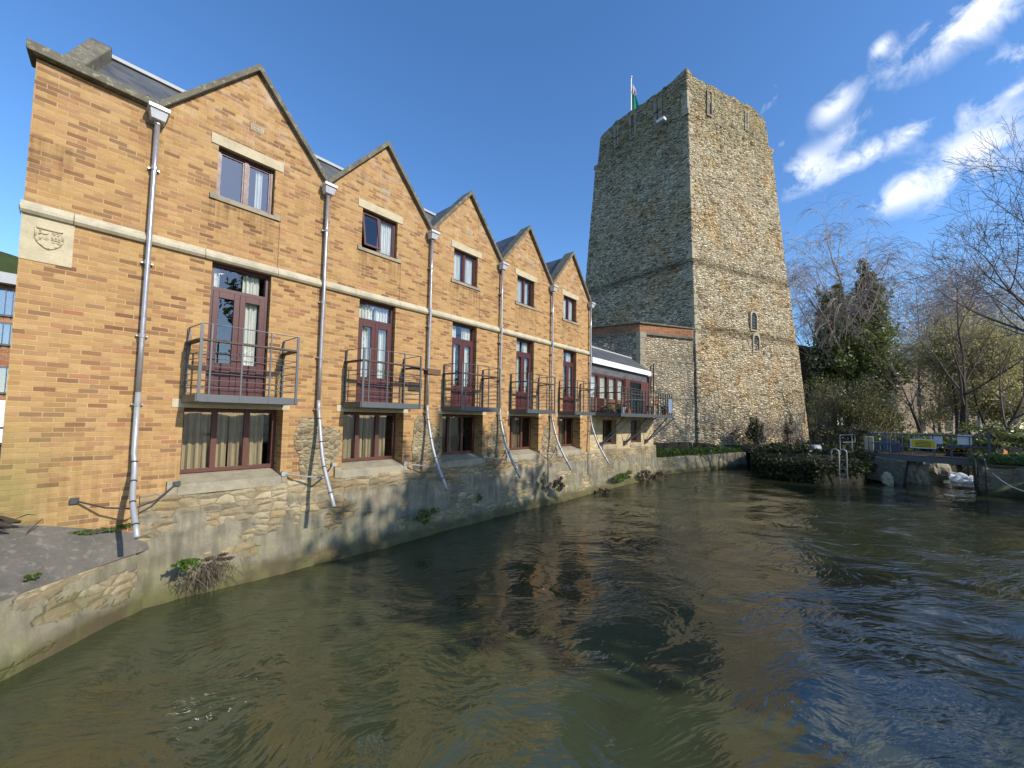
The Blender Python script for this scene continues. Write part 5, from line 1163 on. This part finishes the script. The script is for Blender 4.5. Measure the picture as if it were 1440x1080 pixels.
c = at(1222, 616, 23.4); bx_ = MB().box(c.x - .22, c.x + .22, c.y - .2, c.y + .2, 1.4, 2.5); o = bx_.build('stone_post', 'stone', bevel=.03); tag(o, 'square pale stone post at the left end of the footbridge', 'post')
# rope over the right bank
pts = [at(1386, 664, 18.2), at(1398, 674, 18.0), at(1412, 683, 17.8), at(1428, 689, 17.6), at(1450, 697, 17.3)]
o = MB().tube([p - Vector((CF[0], CF[1], 0)) * .25 for p in pts], .018, 6).build('rope', 'lead', smooth=True); tag(o, 'grey rope slung from the right ladder along the quay', 'rope')
c = at(1419, 640, 22.5); og = thing('orange_marker', c, 'orange triangular marker board standing on the right bank', 'marker'); rt = Vector((CR[0], CR[1], 0)).normalized(); fd = Vector((CF[0], CF[1], 0)).normalized()
vs = [c + rt * -.28 + Vector((0, 0, -.30)), c + rt * .40 + Vector((0, 0, -.30)), c + rt * .12 + Vector((0, 0, .05)), c + rt * -.28 + Vector((0, 0, .35))]
MB().add([v for v in vs] + [v + fd * .04 for v in vs], [(0, 1, 2, 3), (7, 6, 5, 4), (0, 4, 5, 1), (1, 5, 6, 2), (2, 6, 7, 3), (3, 7, 4, 0)]).build('board', 'orange', og)
MB().box(c.x - .03, c.x + .03, c.y - .03, c.y + .03, 1.2, 2.0).build('stake', 'wood', og)
# long low wall behind the bridge
w0 = at(1225, 602, 33); w1 = at(1470, 604, 27)
FW = thing('garden_wall', (w0.x, w0.y, 1.2), 'long low stone wall with pale coping behind the footbridge', 'wall')
rough_face('wall_face', (w0.x, w0.y), (w1.x, w1.y), .8, 2.45, 'block', FW, .3, .03, 81)
mb = MB(); mb.beam((w0.x, w0.y, 2.5), (w1.x, w1.y, 2.5), .45, .12); mb.build('coping', 'stone', FW)

# ------------------------------------------------------------------ far stone building behind the trees
f1_ = at(1262, 600, 58); f2_ = at(1400, 600, 58)
FB = thing('gabled_stone_house', (f1_.x, f1_.y, 1), 'tall brown stone house with a steep slate roof behind the bare trees', 'building')
gl = at(1262, 506, 58); pk = at(1275, 478, 60); rg_ = at(1350, 480, 60)
rt = Vector((CR[0], CR[1], 0)).normalized(); fd = Vector((CF[0], CF[1], 0)).normalized(); o0 = Vector((f1_.x, f1_.y, 0))
def q3(x, y, z): v = o0 + rt * x + fd * y; return (v.x, v.y, z)
zE, zP = gl.z, pk.z
mb = MB(); mb.add([q3(0, 0, 0), q3(16, 0, 0), q3(16, 0, zE), q3(0, 0, zE), q3(0, 8, 0), q3(0, 8, zE), q3(1.4, 4, zP), q3(16, 8, 0), q3(16, 8, zE)], [(0, 1, 2, 3), (4, 0, 3, 6, 5), (1, 7, 8, 2)]); mb.build('wall', 'brownstone', FB)
mb = MB(); mb.add([q3(-.2, -.3, zE), q3(16, -.3, zE), q3(16, 4, zP), q3(1.3, 4, zP), q3(-.2, 8.3, zE), q3(16, 8.3, zE)], [(0, 1, 2, 3), (3, 2, 5, 4)]); mb.build('roof', 'slate', FB)
for k in range(3):
    for zz in (2.5, 6.0):
        x = 3 + k * 4; wf = MB().add([q3(x, -.03, zz), q3(x + 1.1, -.03, zz), q3(x + 1.1, -.03, zz + 1.7), q3(x, -.03, zz + 1.7)], [(0, 1, 2, 3)]).build('window', 'ink', FB)

# low brown shed roof edge right of the tower
sh0 = at(1122, 487, 44); sh1 = at(1175, 497, 42)
SH = thing('dark_shed', (sh0.x, sh0.y, 1.5), 'dark-roofed building half hidden by ivy just right of the tower', 'building')
mb = MB(); a = Vector((sh0.x, sh0.y, 0)); b = Vector((sh1.x, sh1.y, 0)); bk = Vector((CF[0], CF[1], 0)) * 5
mb.add([a, b, b + Vector((0, 0, sh1.z - .3)), a + Vector((0, 0, sh0.z - .3)), a + bk, b + bk, b + bk + Vector((0, 0, sh1.z)), a + bk + Vector((0, 0, sh0.z))], [(0, 1, 2, 3), (1, 5, 6, 2), (5, 4, 7, 6)]); mb.build('wall', 'bark', SH)
mb = MB(); mb.beam(Vector((sh0.x, sh0.y, sh0.z)) - rt * .5, Vector((sh1.x, sh1.y, sh1.z)), 1.0, .3); mb.build('roof', 'slate', SH)

# ------------------------------------------------------------------ trees
def grow(mb, p, d, ln, r, lv, rg, P, tips=None):
    """recursive limbs; P: dict(split, spread, up, shrink, wob, segs, minr)"""
    p = Vector(p); d = Vector(d).normalized(); segs = P.get('segs', 4); pts = [p.copy()]; rs = [r]; cur = p.copy(); dd = d.copy(); nodes = []
    for k in range(segs):
        dd = (dd + Vector((rg.gauss(0, 1), rg.gauss(0, 1), rg.gauss(0, 1))) * P['wob'] + Vector((0, 0, P['up'][min(lv, len(P['up']) - 1)])) * .12).normalized()
        cur = cur + dd * ln / segs; pts.append(cur.copy()); rs.append(max(P['minr'], r * (1 - .5 * (k + 1) / segs))); nodes.append((cur.copy(), dd.copy(), rs[-1]))
    sides = 7 if r > .08 else (5 if r > .03 else 3)
    mb.tube(pts, rs, sides, cap=False)
    if lv >= P['levels']:
        if tips is not None: tips.append((cur.copy(), dd.copy()))
        return
    n = P['split'][min(lv, len(P['split']) - 1)]
    for k in range(n):
        c, e, rr_ = nodes[min(segs - 1, int(segs * (P.get('first', .35) + (1 - P.get('first', .35)) * (k + rg.random()) / n)))]
        ax = e.orthogonal(); ax.rotate(Matrix.Rotation(rg.uniform(0, 6.283), 3, e)); an = math.radians(P['spread'] * rg.uniform(.6, 1.3)); nd_ = e.copy(); nd_.rotate(Matrix.Rotation(an, 3, ax))
        grow(mb, c, nd_, ln * P['shrink'] * rg.uniform(.75, 1.2), max(P['minr'], rr_ * rg.uniform(.5, .72)), lv + 1, rg, P, tips)
    c, e, rr_ = nodes[-1]; grow(mb, c, e, ln * P['shrink'] * .95, rr_, lv + 1, rg, P, tips)
def tree(name, base, d, ln, r, P, seed, label, cat='tree', tm='bark', cm='twig', group=None, droop=None, leaf=None, lsize=.06, lper=6):
    rg = random.Random(seed); th = thing(name, base, label, cat, group); base = Vector(base)
    tmb = MB(); P2 = dict(P); trunk_pts = [base + Vector((0, 0, -.4))]; cur = base.copy(); dd = Vector(d).normalized(); th_nodes = []
    ts = 6
    for k in range(ts):
        dd = (dd + Vector((rg.gauss(0, 1), rg.gauss(0, 1), rg.gauss(0, .4))) * P['wob'] * .6 + Vector((0, 0, .06))).normalized(); cur = cur + dd * ln / ts; trunk_pts.append(cur.copy()); th_nodes.append((cur.copy(), dd.copy(), r * (1 - .55 * (k + 1) / ts)))
    tmb.tube(trunk_pts, [r * 1.25] + [r * (1 - .55 * k / ts) for k in range(1, ts + 1)], 9); tr_ = tmb.build('trunk', tm, th, smooth=True)
    cmb = MB(); tips = []
    nb_ = P.get('limbs', 6)
    for k in range(nb_):
        f = P.get('lf', .4) + (1 - P.get('lf', .4)) * k / nb_; c, e, rr_ = th_nodes[min(ts - 1, int(f * ts))]
        az = k * 2.4 + rg.random(); an = math.radians(P['spread'] * rg.uniform(.8, 1.4)); ax = e.orthogonal(); ax.rotate(Matrix.Rotation(az, 3, e)); nd_ = e.copy(); nd_.rotate(Matrix.Rotation(an, 3, ax))
        grow(cmb, c, nd_, ln * P.get('l0', .6) * (1.15 - .5 * f), rr_ * .6, 1, rg, P, tips)
    c, e, rr_ = th_nodes[-1]; grow(cmb, c, e, ln * P.get('l0', .6), rr_ * .9, 1, rg, P, tips)
    if droop:
        for (c, e) in tips:
            for k in range(droop[0]):
                L = droop[1] * rg.uniform(.5, 1.2); a = c.copy(); v = (e * .4 + Vector((rg.gauss(0, .3), rg.gauss(0, .3), .05))).normalized(); pts = [a.copy()]
                for j in range(4):
                    v = (v + Vector((0, 0, -.45))).normalized(); a = a + v * L / 4; pts.append(a.copy())
                cmb.tube(pts, droop[2], 3, cap=False)
    cmb.build('crown', cm, th)
    if leaf:
        pts = np.array([[c.x, c.y, c.z] for c, e in tips]); rgn = np.random.RandomState(seed); n = len(pts) * lper
        q = pts[rgn.randint(0, len(pts), n)] + rgn.normal(size=(n, 3)) * P.get('lsp', .35); leaves('foliage', q, lsize, leaf, th, seed=seed)
    return th
BARE = dict(levels=5, split=[3, 3, 3, 2, 2], spread=38, up=[.6, .5, .5, .4, .3], shrink=.68, wob=.085, minr=.008, limbs=8, l0=.62, lf=.35)
BIR = dict(levels=4, split=[3, 3, 2, 2], spread=32, up=[1, .9, .6, .0], shrink=.62, wob=.09, minr=.010, limbs=9, l0=.42, lf=.25)

# ivy-clad birch by the tower
b0 = at(1192, 612, 42); tr1 = tree('ivy_clad_tree', (b0.x, b0.y, 1.5), (0, 0, 1), 12.0, .38, dict(BIR, l0=.52, limbs=12, lf=.35, spread=38), 5, 'tall drooping birch smothered in dark ivy right of the tower', 'tree', 'bark', 'twigb', droop=(5, 2.1, .011))
iv = []
for (px, py, rx, rz, n, s_) in ((1172, 455, 1.1, 2.6, 5200, 1), (1218, 450, 1.5, 3.0, 7000, 2), (1196, 505, 2.7, 2.6, 12000, 3), (1176, 412, .45, .9, 1000, 4), (1222, 402, .8, 1.6, 2600, 5), (1160, 545, 1.6, 2.0, 3800, 6), (1225, 540, 1.8, 2.0, 5200, 7), (1236, 470, 1.0, 1.8, 2600, 8)):
    c = at(px, py, 42); k_ = 42 / 34; iv.append(blob_pts((c.x, c.y, c.z), (rx * k_, rx * k_, rz * k_), n, 100 + s_, .35, .5))
leaves('ivy', np.vstack(iv), .155, 'ivy', tr1, seed=9)
# second stem of the birch leaning left
b1 = at(1165, 612, 43); tree('birch_tree', (b1.x, b1.y, 1.5), (-.12, .12, 1), 9.5, .2, dict(BIR, l0=.5, limbs=9), 15, 'slim bare birch with hanging twigs between the tower and the ivy', 'tree', 'bark', 'twigb', droop=(4, 2.3, .010))
# bushes right of the tower
def bush(px, py, d, rx, rz, n, m, label, seed, size=.08, stems=30, name='bush', ry=None):
    c = at(px, py, d); th = thing(name, (c.x, c.y, 1.2), label, 'bush', 'bushes on the far bank'); leaves('foliage', blob_pts((c.x, c.y, c.z), (rx, ry or rx, rz), n, seed, .3, .5), size, m, th, seed=seed)
    mb = MB(); rg = random.Random(seed)
    for k in range(stems):
        a = Vector((c.x + rg.gauss(0, rx * .3), c.y + rg.gauss(0, rx * .3), 1.0)); e = Vector((c.x + rg.gauss(0, rx * .7), c.y + rg.gauss(0, rx * .7), c.z + rz * rg.uniform(.3, 1.15))); m_ = (a + e) / 2 + Vector((rg.gauss(0, .2), rg.gauss(0, .2), .2)); mb.tube([a, m_, e], [.025, .014, .005], 3, False)
        for j in range(3):
            f = m_ + (e - m_) * rg.random(); mb.tube([f, f + Vector((rg.gauss(0, .4), rg.gauss(0, .4), rg.uniform(0, .5)))], [.008, .004], 3, False)
    mb.build('stems', 'twig', th); return th
bush(1168, 572, 37, 2.1, 2.4, 7500, 'bush', 'brownish-green bush crowding against the right side of the tower', 201, .07, 60)
bush(1215, 578, 35, 2.5, 2.4, 9000, 'bush', 'olive bush spreading above the left river ladder', 202, .075, 60)
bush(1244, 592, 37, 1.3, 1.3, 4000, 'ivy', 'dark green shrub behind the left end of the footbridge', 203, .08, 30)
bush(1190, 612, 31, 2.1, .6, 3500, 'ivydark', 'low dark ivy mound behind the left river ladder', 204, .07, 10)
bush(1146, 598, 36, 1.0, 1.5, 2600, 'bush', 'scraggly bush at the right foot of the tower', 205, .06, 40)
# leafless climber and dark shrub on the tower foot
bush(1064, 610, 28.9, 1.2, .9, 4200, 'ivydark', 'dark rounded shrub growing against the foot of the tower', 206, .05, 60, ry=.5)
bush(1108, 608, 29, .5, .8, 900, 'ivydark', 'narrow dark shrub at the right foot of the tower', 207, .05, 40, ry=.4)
cl = thing('bare_climber', (33.3, -2.0, 1.5), 'leafless climbing stems spread over the lower face of the tower', 'climber'); mb = MB(); rg = random.Random(4)
for k in range(46):
    px = rg.uniform(1010, 1122); py = rg.uniform(600, 622); pts = []
    x_, y_ = px, py; vx = rg.gauss(0, 4)
    for j in range(rg.randint(4, 9)):
        P, al, nn = tower_pt('R', x_, y_); pts.append(P + nn * .42); x_ += vx + rg.gauss(0, 5); y_ -= rg.uniform(3, 12); x_ = min(max(x_, 990), 1124)
    mb.tube(pts, [.018 - .0015 * j for j in range(len(pts))], 3, False)
mb.build('stems', 'twigd', cl)
# shrubs behind and under the bridge
bush(1345, 660, 27, 1.8, 1.0, 6500, 'spring', 'sunlit yellow-green bush beyond the weir under the footbridge', 208, .07, 12)
bush(1330, 622, 29.5, 2.2, .6, 4200, 'ivy', 'dark laurel hedge seen through the footbridge railing', 209, .09, 10)
bush(1275, 618, 30, 1.8, .7, 3200, 'ivy', 'dark shrub behind the middle of the footbridge railing', 210, .09, 10)
bush(1405, 618, 25.5, 1.9, .8, 3600, 'ivy', 'glossy dark laurel at the right end of the footbridge', 211, .10, 20)
# far birches
for k, (px, h, d, s_) in enumerate(((1297, 19, 50, 41), (1345, 22, 47, 42), (1322, 17, 54, 43), (1378, 20, 50, 44), (1410, 17, 46, 45), (1432, 21, 52, 47), (1360, 16, 44, 48))):
    b = at(px, 606, d); tree('birch_tree', (b.x, b.y, 1.3), (rnd.uniform(-.06, .06), rnd.uniform(-.06, .06), 1), h * .66, .17, BIR, s_,
        ['bare birch rising over the left end of the stone house roof', 'tallest bare birch with a pale trunk above the footbridge', 'bare birch in front of the stone house', 'slim bare birch right of the tallest one', 'bare birch behind the leaning trunk', 'rightmost bare birch at the edge of the photo', 'low bare birch with a white trunk behind the footbridge'][k], 'tree', 'birch' if k in (1, 3, 4, 6) else 'bark', 'twigb', 'bare birches behind the footbridge', droop=(3, 1.9, .011))
# spring-green scrub trees behind
for k, (px, py, d, rx, rz, n, mm) in enumerate(((1345, 500, 34, 2.7, 2.6, 9000, 'spring'), (1388, 498, 33, 2.8, 2.8, 9000, 'spring'), (1428, 520, 36, 2.8, 3.8, 7000, 'bush'), (1316, 585, 44, 2.0, 1.2, 900, 'bush'), (1365, 560, 40, 3.6, 2.8, 7000, 'bush'), (1415, 570, 34, 3.0, 2.0, 5000, 'bush'))):
    c = at(px, 606, d); cc = at(px, py, d); th = tree('willow_tree', (c.x, c.y, 1.2), (0, 0, 1), (cc.z) * .6, .13, dict(BARE, levels=4, limbs=7, l0=.5, minr=.012, spread=34), 300 + k,
        ['pale yellow-green willow in front of the stone house', 'yellow-green willow left of the leaning branches', 'olive willow at the right edge of the photo', 'brownish scrub tree in front of the house wall', 'olive scrub tree above the warning notice', 'low olive scrub tree above the right end of the footbridge'][k], 'tree', 'bark', 'twig', 'scrub willows behind the footbridge')
    leaves('foliage', blob_pts((cc.x, cc.y, cc.z), (rx, rx, rz), int(n * 1.6), 320 + k, .25, .7, clump=n // 14), .09, mm, th, seed=k)
# forked dark tree and trunks just behind the wall
b = at(1298, 606, 31); tree('forked_tree', (b.x, b.y, 1.3), (0, 0, 1), 3.4, .17, dict(BARE, levels=3, limbs=4, lf=.8, l0=.8, spread=30), 71, 'dark bare tree forking low above the footbridge', 'tree', 'bark', 'twigd')
b = at(1357, 606, 29); tree('leaning_tree', (b.x, b.y, 1.3), (-.05, .05, 1), 5.0, .26, dict(BARE, levels=4, limbs=6, lf=.5, l0=.8), 72, 'thick dark trunk behind the white notices', 'tree', 'bark', 'twigd')
b = at(1384, 612, 25); tree('leaning_tree', (b.x, b.y, 1.2), (.62, -.55, .75), 5.0, .16, dict(BARE, levels=4, limbs=5, l0=.7), 73, 'dark trunk leaning right over the end of the footbridge', 'tree', 'bark', 'twigd')
# big bare tree at the right edge, its trunk just outside the frame
b = at(1560, 640, 19); bb = Vector((b.x, b.y, 1.2))
tree('bare_tree', bb, (-.10, .02, 1), 7.2, .34, dict(BARE, levels=6, limbs=10, l0=.58, spread=44, lf=.45, shrink=.70, minr=.007, split=[3, 3, 3, 2, 2, 2], up=[.5, .4, .3, .2, .1, .1]), 90, 'large bare tree whose branches spread in from the right edge', 'tree', 'bark', 'twigd')
# trees on the near right bank, outside the frame: they shade the wall and darken the water
th = tree('bankside_tree', (9.2, -20.6, 1.2), (0, 0, 1), 9.0, .3, dict(BARE, levels=2, limbs=6, l0=.3), 91, 'ivy-covered tree on the near right bank casting shade on the wall', 'tree', 'bark', 'twigd')
leaves('ivy', np.vstack([blob_pts((10.2, -20.6, 10.0), (3.7, 2.2, 4.0), 26000, 400, .15, .35, clump=300), blob_pts((9.9, -20.6, 13.2), (1.0, 1.0, 2.2), 5000, 401, .15, .4)]), .20, 'ivy', th, seed=1)
for k, (x, y, h) in enumerate(((24.8, -17.6, 3.4), (30.5, -19.5, 3.4))):
    th = tree('bankside_tree', (x, y, 1.2), (0, 0, 1), h, .2, dict(BARE, levels=3, limbs=7, l0=.5), 95 + k, ['low ivy-covered tree beside the right river ladder', 'low ivy-covered tree behind the right bank'][k], 'tree', 'bark', 'twigd')
    leaves('ivy', blob_pts((x, y, 4.4), (1.9, 1.9, 2.6), 8000, 410 + k, .2, .5), .15, 'ivy', th, seed=k)
